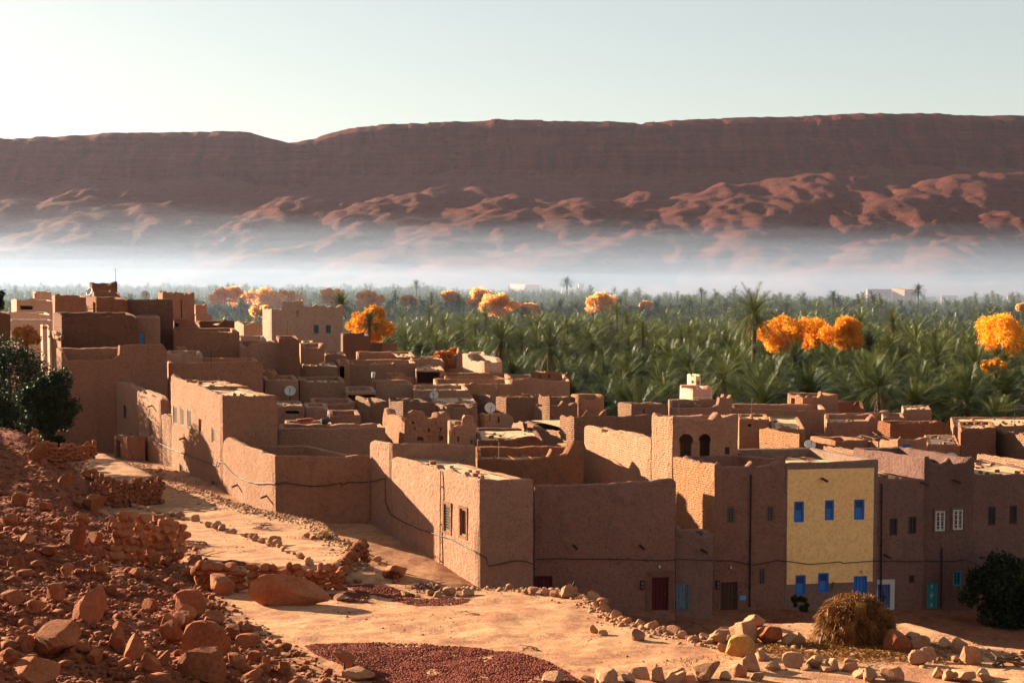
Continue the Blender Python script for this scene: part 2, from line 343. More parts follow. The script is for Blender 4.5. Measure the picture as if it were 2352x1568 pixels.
# ------------------------------------------------------------------ the mountain
def mountain():
    SCALE[:] = [0.78, 0.46, 0.48]
    m, t = new_mat('red strata rock'); P = pos(t)
    sx = nd(t, 'ShaderNodeSeparateXYZ'); t.links.new(P, sx.inputs[0])
    wob = noise(t, mapped(t, P, (0.002, 0.002, 0.002)), 1, 5)
    zz = math_(t, 'ADD', sx.outputs[2], math_(t, 'MULTIPLY', wob, 46))
    band = nd(t, 'ShaderNodeCombineXYZ'); t.links.new(math_(t, 'MULTIPLY', zz, 0.075), band.inputs[2])
    t.links.new(math_(t, 'MULTIPLY', sx.outputs[0], 0.0012), band.inputs[0])
    bn = noise(t, band.outputs[0], 1.0, 5, 0.75)
    st = noise(t, mapped(t, P, (0.03, 0.01, 0.004)), 1, 5, 0.65)
    gr = noise(t, mapped(t, P, (0.05, 0.05, 0.09)), 1, 7, 0.75)
    gf = noise(t, mapped(t, P, (0.16, 0.16, 0.3)), 1, 6, 0.85)
    cliff = ramp(t, bn, [(0.33, (0.07, 0.017, 0.013)), (0.5, (0.19, 0.045, 0.026)), (0.68, (0.30, 0.085, 0.045))])  # strata tones, contrast widened to stand in for weak shading on the ledges
    cliff = mixc(t, 0.6, cliff, ramp(t, st, [(0.36, (0.08, 0.020, 0.016)), (0.5, (0.20, 0.05, 0.03)), (0.66, (0.34, 0.10, 0.055))]))  # reddish streaks, partly gully shade put into the colour
    tal = ramp(t, gr, [(0.36, (0.09, 0.047, 0.036)), (0.7, (0.20, 0.088, 0.062))])
    tal = mixc(t, 0.35, tal, ramp(t, gf, [(0.35, (0.13, 0.055, 0.04)), (0.7, (0.5, 0.24, 0.15))]))
    a = nd(t, 'ShaderNodeAttribute', attribute_name='cliff')
    ln = ramp(t, noise(t, mapped(t, P, (0.004, 0.004, 0.16)), 1, 6, 0.8), [(0.42, (0.3, 0.3, 0.3)), (0.6, (1, 1, 1))])
    cliff = mixc(t, 0.45, cliff, ln, 'MULTIPLY')
    tal = mixc(t, 0.25, tal, ln, 'MULTIPLY')
    col = mixc(t, a.outputs['Fac'], tal, cliff)
    low = math_(t, 'DIVIDE', sx.outputs[2], 70.0); low = math_(t, 'MINIMUM', low, 1.0)
    pale = ramp(t, gr, [(0.35, (0.42, 0.27, 0.18)), (0.65, (0.62, 0.44, 0.31))])
    col = mixc(t, math_(t, 'MULTIPLY', math_(t, 'SUBTRACT', 1.0, low), 0.9), col, pale)
    h = math_(t, 'ADD', math_(t, 'MULTIPLY', gr, 1.0), math_(t, 'MULTIPLY', gf, 0.35))
    h = math_(t, 'ADD', h, math_(t, 'MULTIPLY', math_(t, 'MULTIPLY', st, a.outputs['Fac']), 2.0))
    h = math_(t, 'ADD', h, math_(t, 'MULTIPLY', math_(t, 'MULTIPLY', bn, a.outputs['Fac']), 2.2))
    finish(m, t, col, 0.97, h, 1.0, 18.0, 0, 0.05)
    SCALE[:] = [1, 1, 1]
    xs = np.arange(-2900, 2900.1, 9.0)
    Ys = np.concatenate([np.arange(1350, 2500, 9.0), np.arange(2500, 2900, 6.0), np.arange(2900, 3080, 2.5), np.arange(3080, 3500, 20.0), np.arange(3500, 5200, 100)])
    X, Y = np.meshgrid(xs, Ys)
    YC = 3000.0
    cr_px = [-900, -300, 0, 120, 240, 400, 540, 562, 580, 610, 640, 662, 690, 715, 745, 790, 800, 880, 1000, 1100, 1200, 1400, 1455, 1462, 1476, 1482, 1530, 1640, 1800, 2000, 2150, 2352, 2700, 3400]
    cr_py = [345, 330, 320, 315, 307, 302, 300, 300, 305, 314, 322, 328, 328, 322, 313, 300, 297, 290, 285, 281, 279, 281, 284, 287, 287, 282, 279, 273, 269, 267, 264, 267, 270, 280]
    pxx = 1176 + X / YC * FP
    crest = HC + (634 - np.interp(pxx, cr_px, cr_py)) / FP * YC
    Yw = Y + fbm(X * 0.0035, X * 0 + 3, 4) * 110 + fbm(X * 0.02, Y * 0.004, 3) * 30 + (1 - np.abs(2 * fbm(X * 0.035, Y * 0.001, 3)) * 3) * 12   # warp the face
    # face: cliffs near the top, talus below
    c1 = crest; 
    t1 = ss(2985, 3000, Yw); 
    prof = np.interp(Yw, [1350, 1650, 1900, 2250, 2600, 2860, 2885, 2905, 2912, 2955, 2962, 3010], [0.00, 0.008, 0.06, 0.19, 0.41, 0.665, 0.675, 0.79, 0.80, 0.86, 0.95, 1.0])
    Z = prof * crest
    Z = Z + fbm(X * 0.011, Y * 0.011, 5) * 10 * ss(2000, 2300, Y) * ss(2860, 2700, Yw)
    Z = Z + (fbm(X * 0.004, Y * 0.002, 4)) * 60 * ss(1900, 2500, Y) * ss(2900, 2700, Y)
    cliff = ss(2840, 2870, Yw) * ss(3060, 3020, Yw)
    spurs = [
        [(2480, 380, 2560), (2352, 398, 2500), (2193, 405, 2450), (2084, 444, 2350), (2035, 543, 2120), (1894, 622, 1800)],
        [(2560, 400, 2500), (2420, 440, 2380), (2330, 480, 2260), (2240, 545, 2080), (2123, 606, 1830)],
        [(1982, 416, 2500), (1841, 430, 2430), (1771, 458, 2350), (1711, 507, 2220), (1722, 560, 2000)],
        [(1873, 402, 2560), (1718, 416, 2500), (1630, 458, 2390), (1525, 511, 2220), (1493, 532, 2130), (1317, 578, 1960), (1201, 606, 1800)],
        [(1476, 448, 2480), (1388, 455, 2420), (1338, 476, 2340), (1293, 532, 2180), (1212, 564, 2040), (1050, 606, 1830)],
        [(1212, 446, 2480), (1159, 458, 2420), (1089, 504, 2290), (1022, 536, 2160), (860, 585, 1920)],
        [(1290, 466, 2400), (1212, 493, 2300), (1142, 507, 2230), (1099, 536, 2130), (980, 575, 1960)],
        [(1000, 470, 2500), (895, 495, 2330), (790, 539, 2180), (738, 553, 2100), (527, 604, 1850)],
        [(420, 500, 2350), (334, 518, 2260), (246, 539, 2150), (105, 557, 2080), (-60, 590, 1900)],
        [(420, 470, 2480), (334, 479, 2420), (211, 497, 2330), (105, 528, 2200)],
        [(300, 438, 2600), (169, 444, 2560), (0, 462, 2480), (-140, 500, 2300)],
        [(1060, 428, 2620), (940, 445, 2560), (870, 470, 2450)],
        [(700, 450, 2560), (620, 500, 2350), (560, 545, 2200)],
    ]
    for k, sp in enumerate(spurs):
        P3 = [at(*q) for q in sp]
        best = np.full(X.shape, -1e9)
        for A, B in zip(P3[:-1], P3[1:]):
            dx, dy = B.x - A.x, B.y - A.y; L = dx * dx + dy * dy
            tt = np.clip(((X - A.x) * dx + (Y - A.y) * dy) / L, 0, 1)
            d = np.hypot(X - A.x - tt * dx, Y - A.y - tt * dy)
            zr = A.z + (B.z - A.z) * tt
            d = d * (1 + 0.5 * fbm(X * 0.012 + k * 7, Y * 0.012, 4))
            best = np.maximum(best, zr - 0.42 * (np.sqrt(d * d + 60 ** 2) - 60) )
        best = best + fbm(X * 0.02 + k, Y * 0.02, 4) * 8
        kk = 24.0; hh = np.clip(0.5 + 0.5 * (best - Z) / kk, 0, 1)
        Z = Z * (1 - hh) + best * hh + kk * hh * (1 - hh)
    rid = 1 - np.abs(2 * fbm(X * 0.010 + 0.3 * Y * 0.01, Y * 0.004, 3)) * 2.2
    Z = Z + (rid - 0.5) * 8 * ss(1750, 2300, Y) * ss(2960, 2800, Y)
    rd2 = 1 - np.abs(2 * fbm(X * 0.028 + 5, Y * 0.012, 3)) * 2.2
    Z = Z + (rd2 - 0.5) * 6 * ss(1700, 2100, Y) * ss(2980, 2850, Y)
    Z = Z + fbm(X * 0.06, Y * 0.06, 4) * 8 * ss(1800, 2200, Y) * ss(3050, 2900, Y)
    Z = Z - 3 * ss(1650, 1400, Y)
    o = grid_obj('mountain', X, Y, Z, m); tag(o, kind='structure')
    aa = o.data.attributes.new('cliff', 'FLOAT', 'POINT'); aa.data.foreach_set('value', cliff.ravel().astype(np.float32))
mountain()
# ------------------------------------------------------------------ mud houses
M_mud = mud('mud plaster', (0.46, 0.262, 0.158))
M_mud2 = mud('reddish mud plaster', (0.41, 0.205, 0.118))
M_brick = mud('adobe brick', (0.47, 0.275, 0.165), brick=1.0, bump=0.9)
M_brick2 = mud('red adobe brick', (0.40, 0.19, 0.11), brick=0.7, bump=0.8)
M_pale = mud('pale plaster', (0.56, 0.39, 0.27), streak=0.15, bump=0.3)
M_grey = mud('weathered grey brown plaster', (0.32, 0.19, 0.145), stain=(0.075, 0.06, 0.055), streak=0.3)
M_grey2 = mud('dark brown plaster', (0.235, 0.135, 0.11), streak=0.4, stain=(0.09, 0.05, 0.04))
M_cream = mud('cream paint', (0.99, 0.53, 0.215), streak=0.22, bump=0.12, sc=(1, 1, 1), crack=0.04)
M_cem = mud('grey cement', (0.24, 0.18, 0.15), streak=0.15, bump=0.15)
M_pink = mud('pink paint', (0.80, 0.36, 0.27), streak=0.08, bump=0.15, sc=(.85, .85, .85), crack=0)
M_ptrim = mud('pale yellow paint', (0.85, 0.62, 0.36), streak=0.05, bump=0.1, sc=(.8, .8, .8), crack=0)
M_rough = mud('crumbling adobe', (0.56, 0.32, 0.18), brick=0.3, bump=1.5)
M_roof = plain('roof earth', (0.54, 0.31, 0.165), 0.98, 0.3, 2.5, bump=0.6, bd=0.05)
M_wood = plain('old wood', (0.22, 0.11, 0.06), 0.8, 0.4, 20)
M_dwood = plain('dark wood', (0.07, 0.03, 0.025), 0.7, 0.3, 20)
M_void = plain('dark glass', (0.02, 0.018, 0.02), 0.35, 0.1, 3, spec=0.5)
M_iron = plain('light iron', (0.17, 0.12, 0.09), 0.6, 0.2, 20)
M_white = plain('white paint', (0.50, 0.44, 0.38), 0.6, 0.12, 12)
M_blue = plain('blue paint', (0.03, 0.13, 0.45), 0.5, 0.15, 9)
M_lblue = plain('light blue paint', (0.10, 0.30, 0.60), 0.55, 0.15, 9)
M_red = plain('dark red paint', (0.085, 0.009, 0.012), 0.55, 0.2, 9)
M_turq = plain('turquoise paint', (0.03, 0.22, 0.24), 0.5, 0.15, 9)
M_lilac = plain('grey blue paint', (0.08, 0.10, 0.24), 0.6, 0.2, 9)
M_steel = plain('weathered blue steel', (0.10, 0.15, 0.18), 0.55, 0.3, 5)
M_black = plain('black rubber', (0.02, 0.016, 0.015), 0.7, 0.2, 9)
M_brush = plain('dry brush', (0.12, 0.075, 0.055), 0.95, 0.5, 9, bump=0.8)

class Plane_:
    """one vertical wall plane: origin, direction; pixel -> (u, z)"""
    def __init__(s, P, d): s.P = Vector((P[0], P[1])); s.d = Vector(d).normalized()
    def uz(s, px, py):
        r = ray(px, py); k = r[0]
        u = (k * s.P.y - s.P.x) / (s.d.x - k * s.d.y); Y = s.P.y + u * s.d.y
        return u, HC + r[2] * Y
    def pt(s, u, z, out=0.0, n=None):
        p = s.P + u * s.d
        if n is not None: p = p + out * n
        return Vector((p.x, p.y, z))

HOUSES = {}
def ring_wall(name, parent, corners, tops, holes, paints, base, roofz, t, mats, parapet=True, amp=0.05, seed=0):
    """closed ring of mud wall around `corners` (counter-clockwise from above, 4 points).
    tops[k]: list of (u, z); holes[k]: list of (u0,u1,z0,z1,shape,depth); paints[k]: (u0,u1,z0,z1,mat index)"""
    V = []; F = []; UV = []; FM = []
    cs = [Vector((c[0], c[1])) for c in corners]; n = len(cs)
    ds = [(cs[(k + 1) % n] - cs[k]).normalized() for k in range(n)]
    Ls = [(cs[(k + 1) % n] - cs[k]).length for k in range(n)]
    ns = [Vector((d.y, -d.x)) for d in ds]
    def inset(t_):
        r = []
        for k in range(n):
            d0, d1 = ds[k - 1], ds[k]; n0, n1 = ns[k - 1], ns[k]
            s = d0.x * d1.y - d0.y * d1.x
            a = cs[k] - t_ * n0; b = cs[k] - t_ * n1
            u = ((b.x - a.x) * d1.y - (b.y - a.y) * d1.x) / s
            r.append(a + u * d0)
        return r
    c1 = inset(t * 0.3); c2 = inset(t)
    def add(a, uv): V.append(tuple(a)); UV.append(uv); return len(V) - 1
    U0 = 0.0
    for k in range(n):
        L = Ls[k]; tp = sorted(tops[k]); tu = [a for a, b in tp]; tz = [b for a, b in tp]
        us = set(np.linspace(0, L, max(2, int(L / 0.45) + 1)).round(3).tolist())
        for a in tu:
            if 0 < a < L: us.add(round(a, 3))
        zs = set(np.arange(base, max(tz) + 0.9, 0.9).round(3).tolist())
        for h in holes[k] + [p[:4] + ('r', 0) for p in paints[k]]:
            us |= {round(h[0], 3), round(h[1], 3)}; zs |= {round(h[2], 3), round(h[3], 3)}
            if h[4] == 'arch':
                us |= set(np.arange(h[0], h[1], 0.07).round(3).tolist()); zs |= set(np.arange((h[2] + h[3]) / 2, h[3], 0.07).round(3).tolist())
        us = [u for u in sorted(us) if 0 <= u <= L + 1e-6]
        u2 = [us[0]]
        for u in us[1:]:
            if u - u2[-1] > 0.012: u2.append(u)
        us = u2; us[-1] = L
        zs = sorted(zs); z2 = [zs[0]]
        for z in zs[1:]:
            if z - z2[-1] > 0.012: z2.append(z)
        zs = z2
        us = np.array(us); zs = np.array(zs)
        fine = (vnoise(us * 1.7 + seed * 3.1 + k * 9, us * 0 + seed) - 0.5) * 0.11 + (vnoise(us * 5 + seed, us * 0 + 3.3) - 0.5) * 0.07
        edge = np.minimum(us, L - us)
        top = np.interp(us, tu, tz) + fine * amp / 0.05 * ss(0, 0.25, edge)
        top = np.maximum(top, base + 0.3)
        zz = np.minimum(zs[None, :], top[:, None] - 0.07)
        zz = np.concatenate([zz, (top - 0.07)[:, None]], 1)
        m = zz.shape[1]
        dn = (fbm(us[:, None] * 0.5 + seed * 5 + k * 3, zz * 0.5, 3)) * 2 * amp * ss(0, 0.7, edge)[:, None]
        dn = np.minimum(dn, 0.04)
        cn = -0.07 * np.abs(vnoise(zz * 0.9 + seed, zz * 0 + k)) * ss(0.5, 0, edge)[:, None]
        ids = np.zeros(zz.shape, int)
        for i, u in enumerate(us):
            f = u / L; p = cs[k] + ds[k] * u
            dia = (c1[k] - cs[k]) if u < L / 2 else (c1[(k + 1) % n] - cs[(k + 1) % n]); dia = dia.normalized()
            for j in range(m):
                q = p + ns[k] * dn[i, j]
                if edge[i] < 0.5:
                    kk = (k if u < L / 2 else (k + 1) % n)
                    q = q + dia * (0.10 * float(vnoise(zz[i, j] * 0.8 + seed * 2.0, kk * 7.7)) * float(ss(0.35, 0, edge[i])))
                ids[i, j] = add((q.x, q.y, zz[i, j]), (U0 + u, zz[i, j]))
        # which cells are holes
        H = np.zeros((len(us) - 1, m - 1), int)
        PM = np.zeros((len(us) - 1, m - 1), int)
        for i in range(len(us) - 1):
            uc = (us[i] + us[i + 1]) / 2
            for j in range(m - 1):
                zc = (zz[i, j] + zz[i, j + 1] + zz[i + 1, j] + zz[i + 1, j + 1]) / 4
                for hi, h in enumerate(holes[k]):
                    if h[0] < uc < h[1] and h[2] < zc < h[3]:
                        if h[4] == 'arch':
                            w = (h[1] - h[0]) / 2; cz = h[3] - w; cu = (h[0] + h[1]) / 2
                            if zc > cz and (uc - cu) ** 2 + (zc - cz) ** 2 > w * w: continue
                            if zc < cz - w * 0.35 and abs(uc - cu) > w * 0.86: continue
                        H[i, j] = hi + 1
                for p in paints[k]:
                    if p[0] < uc < p[1] and p[2] < zc < p[3]: PM[i, j] = p[4]
        nn = ns[k]
        for i in range(len(us) - 1):
            for j in range(m - 1):
                q = (ids[i, j], ids[i + 1, j], ids[i + 1, j + 1], ids[i, j + 1])
                if H[i, j]:
                    dep = holes[k][H[i, j] - 1][5]
                    def back(v):
                        a = V[v]; return add((a[0] - nn.x * dep, a[1] - nn.y * dep, a[2]), UV[v])
                    for (di, dj, a, b) in ((-1, 0, q[3], q[0]), (1, 0, q[1], q[2]), (0, -1, q[0], q[1]), (0, 1, q[2], q[3])):
                        ii, jj = i + di, j + dj
                        if 0 <= ii < len(us) - 1 and 0 <= jj < m - 1 and H[ii, jj]: continue
                        F.append((a, b, back(b), back(a))); FM.append(PM[i, j])
                    continue
                if max(abs(V[q[3]][2] - V[q[0]][2]), abs(V[q[2]][2] - V[q[1]][2])) < 1e-4: continue
                F.append(q); FM.append(PM[i, j])
        # rounded top and inner face
        A = []; B = []; Cc = []
        for i, u in enumerate(us):
            f = u / L
            a = c1[k].lerp(c1[(k + 1) % n], f); b = c2[k].lerp(c2[(k + 1) % n], f)
            v = UV[ids[i, m - 1]]
            A.append(add((a.x, a.y, top[i]), (v[0], v[1] + 0.1)))
            B.append(add((b.x, b.y, top[i] - 0.05), (v[0], v[1] + 0.3)))
            Cc.append(add((b.x, b.y, min(roofz, top[i] - 0.06)), (v[0], roofz)))
        for i in range(len(us) - 1):
            F.append((ids[i, m - 1], ids[i + 1, m - 1], A[i + 1], A[i])); F.append((A[i], A[i + 1], B[i + 1], B[i])); F.append((B[i], B[i + 1], Cc[i + 1], Cc[i])); FM += [0, 0, 0]
        U0 += L + 0.37
    luv = [UV[v] for f in F for v in f]
    return mesh_obj(name, V, F, None, parent, uvs=luv, mats=mats, fm=FM), c2

def win(parent, pl, nn, u0, u1, z0, z1, kind):
    """a window or door set back in its opening (parts of the house)"""
    uc, zc = (u0 + u1) / 2, (z0 + z1) / 2; w, h = (u1 - u0) / 2, (z1 - z0) / 2
    d3 = Vector((pl.d.x, pl.d.y, 0)); n3 = Vector((nn.x, nn.y, 0)); up = Vector((0, 0, 1))
    def P(u, z, o): q = pl.pt(u, z); return q + n3 * o
    def bar(mb, u, z, hu, hz, o, th=0.02): mb.box(P(u, z, o), d3 * hu, n3 * th, up * hz)
    if kind.startswith('door') or kind == 'gate':
        mat = {'door_red': M_red, 'door_steel': M_steel, 'door_dark': M_dwood, 'door_blue': M_blue, 'door_lilac': M_lilac, 'door_turq': M_turq, 'gate': M_red, 'door_wood': M_wood, 'door_pale': M_lblue}[kind]
        mb = MB(); n = 5 if w > 0.5 else 4
        for k in range(n): bar(mb, u0 + (k + 0.5) * 2 * w / n, zc, w / n - 0.012, h - 0.02, -0.13, 0.025)
        d = mb.build('door', mat, parent)
        fr = MB(); bar(fr, u0 + 0.035, zc, 0.035, h, -0.09, 0.05); bar(fr, u1 - 0.035, zc, 0.035, h, -0.09, 0.05); bar(fr, uc, z1 - 0.035, w - 0.07, 0.035, -0.09, 0.05)
        fr.build('frame', mat if kind != 'door_pale' else M_wood, d)
        or_ = MB()
        if kind in ('door_turq', 'door_lilac'):
            if kind == 'door_turq':
                for dz in (0.55, 0.0, -0.6):
                    s = 0.16 if dz == 0 else 0.09
                    for a in (0.0, 1.5708, 0.785, 2.356):
                        e1 = d3 * math.cos(a) + up * math.sin(a); or_.box(P(uc, zc + dz, -0.085), e1 * s * (1.5 if a in (1.5708,) else 0.7), n3 * 0.012, (d3 * -math.sin(a) + up * math.cos(a)) * 0.012)
                or_.build('ornament', M_white, d)
            else:
                bar(or_, uc, zc - 0.1, 0.03, h * 0.6, -0.085, 0.012); bar(or_, uc, zc - 0.05, w * 0.5, 0.035, -0.08, 0.012); bar(or_, uc, zc - 0.2, w * 0.25, 0.03, -0.08, 0.012)
                or_.build('ornament', M_black, d)
        hd = MB(); bar(hd, u0 + 2 * w * 0.8, zc, 0.05, 0.02, -0.06, 0.02); hd.build('handle', M_iron, d)
        return
    fmat = {'grille': M_wood, 'blue': M_blue, 'lattice': M_white, 'dark': M_dwood, 'shutter': M_wood, 'turq': M_turq, 'bars': M_wood, 'green': M_steel}[kind]
    fr = MB(); b = 0.045
    for a, c, e, g in ((u0 + b, zc, b, h), (u1 - b, zc, b, h), (uc, z0 + b, w - 2 * b, b), (uc, z1 - b, w - 2 * b, b)): bar(fr, a, c, e, g, -0.07, 0.04)
    f = fr.build('window', fmat, parent)
    pn = MB(); bar(pn, uc, zc, w, h, -0.15, 0.01)
    if kind == 'blue':
        up_ = MB(); bar(up_, uc, zc + h * 0.55, w - 0.05, h * 0.40, -0.135, 0.004); up_.build('pane', M_void, f)
    pn.build('pane' if kind != 'shutter' else 'shutter', {'blue': M_lblue, 'shutter': M_wood}.get(kind, M_void), f)
    g = MB()
    if kind in ('grille', 'bars'):
        nv = max(3, int(2 * w / 0.13)); nh = max(5, int(2 * h / 0.14))
        for k in range(1, nv): bar(g, u0 + 2 * w * k / nv, zc, 0.014, h - 0.05, -0.05, 0.012)
        if kind == 'grille':
            for k in range(1, nh): bar(g, uc, z0 + 2 * h * k / nh, w - 0.05, 0.012, -0.03, 0.008)
        g.build('grille', M_iron, f)
    elif kind == 'blue':
        for k in range(1, 5): bar(g, u0 + 2 * w * k / 5, zc, 0.009, h - 0.05, -0.05, 0.012)
        for k in range(1, 9): bar(g, uc, z0 + 2 * h * k / 9, w - 0.05, 0.010, -0.03, 0.008)
        g.build('grille', M_blue, f)
    elif kind == 'lattice':
        bar(g, uc, zc, 0.05, h - 0.09, -0.06, 0.02)
        for k in range(1, 4): bar(g, uc - w / 2, z0 + 2 * h * k / 4, w / 2 - 0.06, 0.022, -0.06, 0.018); bar(g, uc + w / 2, z0 + 2 * h * k / 4, w / 2 - 0.06, 0.022, -0.06, 0.018)
        g.build('glazing_bars', M_white, f)
        y = MB()
        for a in (-0.5, 0.5):
            for k in range(4): bar(y, uc + a * w, z0 + 2 * h * (k + 0.5) / 4, 0.03, 0.03, -0.13, 0.008)
        y.build('rosettes', M_ptrim, f)
    elif kind in ('turq', 'dark', 'green'):
        bar(g, uc, zc, 0.025, h - 0.09, -0.08, 0.015)
        for k in range(1, 4): bar(g, uc - w / 2, z0 + 2 * h * k / 4, w / 2 - 0.04, 0.012, -0.08, 0.012); bar(g, uc + w / 2, z0 + 2 * h * k / 4, w / 2 - 0.04, 0.012, -0.08, 0.012)
        g.build('glazing_bars', fmat, f)

def house(label, cx, D, front, side=None, back=6.0, base=None, roofd=0.35, mat=None, fa=0.0, sr=0.6, wins=(), paint=(), roof=True, t=0.34,
          name='mud_house', cat='house', roofmat=None, amp=0.05, roofz=None, group=None, key=None, pmats=(), backz=None):
    mat = mat or M_mud
    C = at(cx, 800, D)
    if not side and sr == 0.6: sr = -C.x / C.y + 0.04
    f = Vector((math.cos(math.radians(fa)), math.sin(math.radians(fa)))); s = Vector((-sr, 1)).normalized()
    pf = Plane_((C.x, C.y), f); ps = Plane_((C.x, C.y), s)
    ft = [pf.uz(*p) for p in front]; Lf = max(u for u, z in ft)
    if side: st = [ps.uz(*p) for p in side]; Ls = max(u for u, z in st); zb = st[-1][1]
    else: Ls = back; z0 = ft[0][1]; zb = sum(z for u, z in ft) / len(ft) if backz is None else backz; st = [(0, z0), (0.6, (z0 + zb) / 2), (Ls, zb)]
    if side and Ls < 1.2: s_ext = 1.2; st.append((s_ext, zb)); Ls = s_ext
    if backz is not None: zb = backz
    c0 = Vector((C.x, C.y)); c1 = c0 + f * Lf; c2 = c1 + s * Ls; c3 = c0 + s * Ls
    zr = ft[-1][1]
    tops = [ft, [(0, zr), (0.5, (zr + zb) / 2), (Ls, zb)], [(0, zb), (Lf, zb)], [(Ls - u, z) for u, z in st]]
    ft[0] = (0.0, ft[0][1])
    if base is None: base = float(G(np.array([c0.x, c1.x]), np.array([c0.y, c1.y]), False).min()) - 1.0
    zlow = min([z for u, z in ft] + [z for u, z in st])
    rz = roofz if roofz is not None else ((sorted(z for u, z in ft)[len(ft) // 2 - (1 if len(ft) > 3 else 0)]) - roofd if roof else base + 0.2)
    if roof and roofz is None: rz = min(rz, sum(z for u, z in st) / len(st) - roofd * 0.5)
    holes = [[], [], [], []]; paints = [[], [], [], []]; todo = []
    for (face, x0, y0, x1, y1, kind) in wins:
        pl = pf if face == 'f' else ps
        a = pl.uz((x0 + x1) / 2, y0); b = pl.uz((x0 + x1) / 2, y1); u0 = pl.uz(x0, y0)[0]; u1 = pl.uz(x1, y0)[0]
        u0, u1 = min(u0, u1), max(u0, u1); z1, z0 = a[1], b[1]
        z0 = max(z0, base + 0.05)
        shape = 'arch' if kind == 'arch' else 'r'; dep = 0.30 if kind in ('arch', 'hole') else 0.2
        if face == 'f': holes[0].append((u0, u1, z0, z1, shape, dep)); nn = Vector((f.y, -f.x))
        else:
            holes[3].append((Ls - u1, Ls - u0, z0, z1, shape, dep)); nn = Vector((-s.y, s.x))
        todo.append((pl, nn, u0, u1, z0, z1, kind))
    for (face, x0, y0, x1, y1, mi) in paint:
        pl = pf if face == 'f' else ps
        u0 = pl.uz(x0, y0)[0]; u1 = pl.uz(x1, y0)[0]; z1 = pl.uz((x0 + x1) / 2, y0)[1]; z0 = pl.uz((x0 + x1) / 2, y1)[1]
        u0, u1 = min(u0, u1), max(u0, u1)
        if face == 'f': paints[0].append((u0, u1, z0, z1, mi))
        else: paints[3].append((Ls - u1, Ls - u0, z0, z1, mi))
    ctr = (c0 + c1 + c2 + c3) / 4
    e = empty(name, (ctr.x, ctr.y, base), label, cat, group)
    w, inner = ring_wall('wall', e, [c0, c1, c2, c3], tops, holes, paints, base, rz, t, [mat] + list(pmats), seed=len(HOUSES) * 1.7 + 1, amp=amp)
    # roof surface (or yard floor)
    nx = max(3, int(Lf / 0.6)); ny = max(3, int(Ls / 0.6)); V = []; F = []; sd_ = len(HOUSES)
    for j in range(ny + 1):
        for i in range(nx + 1):
            a = inner[0].lerp(inner[1], i / nx); b = inner[3].lerp(inner[2], i / nx); p = a.lerp(b, j / ny)
            V.append((p.x, p.y, rz + float(fbm(p.x * 0.8 + sd_, p.y * 0.8, 3)) * 0.10 - 0.02))
    for j in range(ny):
        for i in range(nx): q = j * (nx + 1) + i; F.append((q, q + 1, q + nx + 2, q + nx + 1))
    mesh_obj('roof' if roof else 'yard_floor', V, F, roofmat or M_roof, e, smooth=True)
    if roof and C.y < 200:
        rr = random.Random(sd_ * 7 + 1); mb = MB()
        for _ in range(int(6 + Lf * 2)):
            a = inner[0].lerp(inner[1], rr.random()); b = inner[3].lerp(inner[2], rr.random()); fy = rr.random() ** 1.6; p = a.lerp(b, fy); q = rr.uniform(.05, .17)
            e1 = Vector((rr.uniform(.6, 1), rr.uniform(-.5, .5), rr.uniform(-.2, .2))) * q; mb.box((p.x, p.y, rz + q * .35), e1, Vector((-e1.y, e1.x, rr.uniform(-.1, .1) * q)) * rr.uniform(.6, 1), Vector((rr.uniform(-.2, .2), 0, 1)) * q * .55)
        for _ in range(rr.randrange(0, 4)):
            p = inner[0].lerp(inner[2], rr.uniform(.15, .85)); aa = rr.uniform(0, 3.14); dd = Vector((math.cos(aa), math.sin(aa), .05)) * rr.uniform(.4, 1.1); c_ = Vector((p.x, p.y, rz + .12)); mb.tube([c_ - dd, c_ + dd], .03, 5, .02)
        tag(mb.build('roof_litter', M_mud2, e), kind='stuff')
    for (pl, nn, u0, u1, z0, z1, kind) in todo:
        if kind in ('arch', 'hole'): continue
        win(e, pl, nn, u0, u1, z0, z1, kind)
    HOUSES[key or len(HOUSES)] = dict(e=e, f=pf, s=ps, nf=Vector((f.y, -f.x)), ns=Vector((-s.y, s.x)), base=base, roof=rz, Lf=Lf, Ls=Ls)
    return e

def wall_thing(label, p0, p1, tops, mat=None, t=0.36, base=None, name='mud_wall'):
    """free-standing boundary wall from pixel/depth p0 (near) to p1 (far)"""
    A = at(p0[0], 800, p0[1]); B = at(p1[0], 800, p1[1]); d = Vector((B.x - A.x, B.y - A.y)); L = d.length; d.normalize()
    pl = Plane_((A.x, A.y), d); tp = [pl.uz(*q) for q in tops]
    nL = Vector((-d.y, d.x)); c0 = Vector((A.x, A.y)); c3 = Vector((B.x, B.y)); c1 = c0 - nL * t; c2 = c3 - nL * t
    if base is None: base = float(G(np.array([A.x, B.x]), np.array([A.y, B.y]), False).min()) - 0.6
    z0 = tp[0][1]; z1 = tp[-1][1]
    tops4 = [[(0, z0), (t, z0)], sorted(tp), [(0, z1), (t, z1)], [(L - u, z) for u, z in tp]]
    e_name = name
    V = ring_wall(e_name, None, [c0, c1, c2, c3], tops4, [[], [], [], []], [[], [], [], []], base, min(z0, z1) - 0.3, 0.14, [mat or M_brick], seed=p0[0] * 0.01)
    tag(V[0], label, 'wall')
    return V[0]
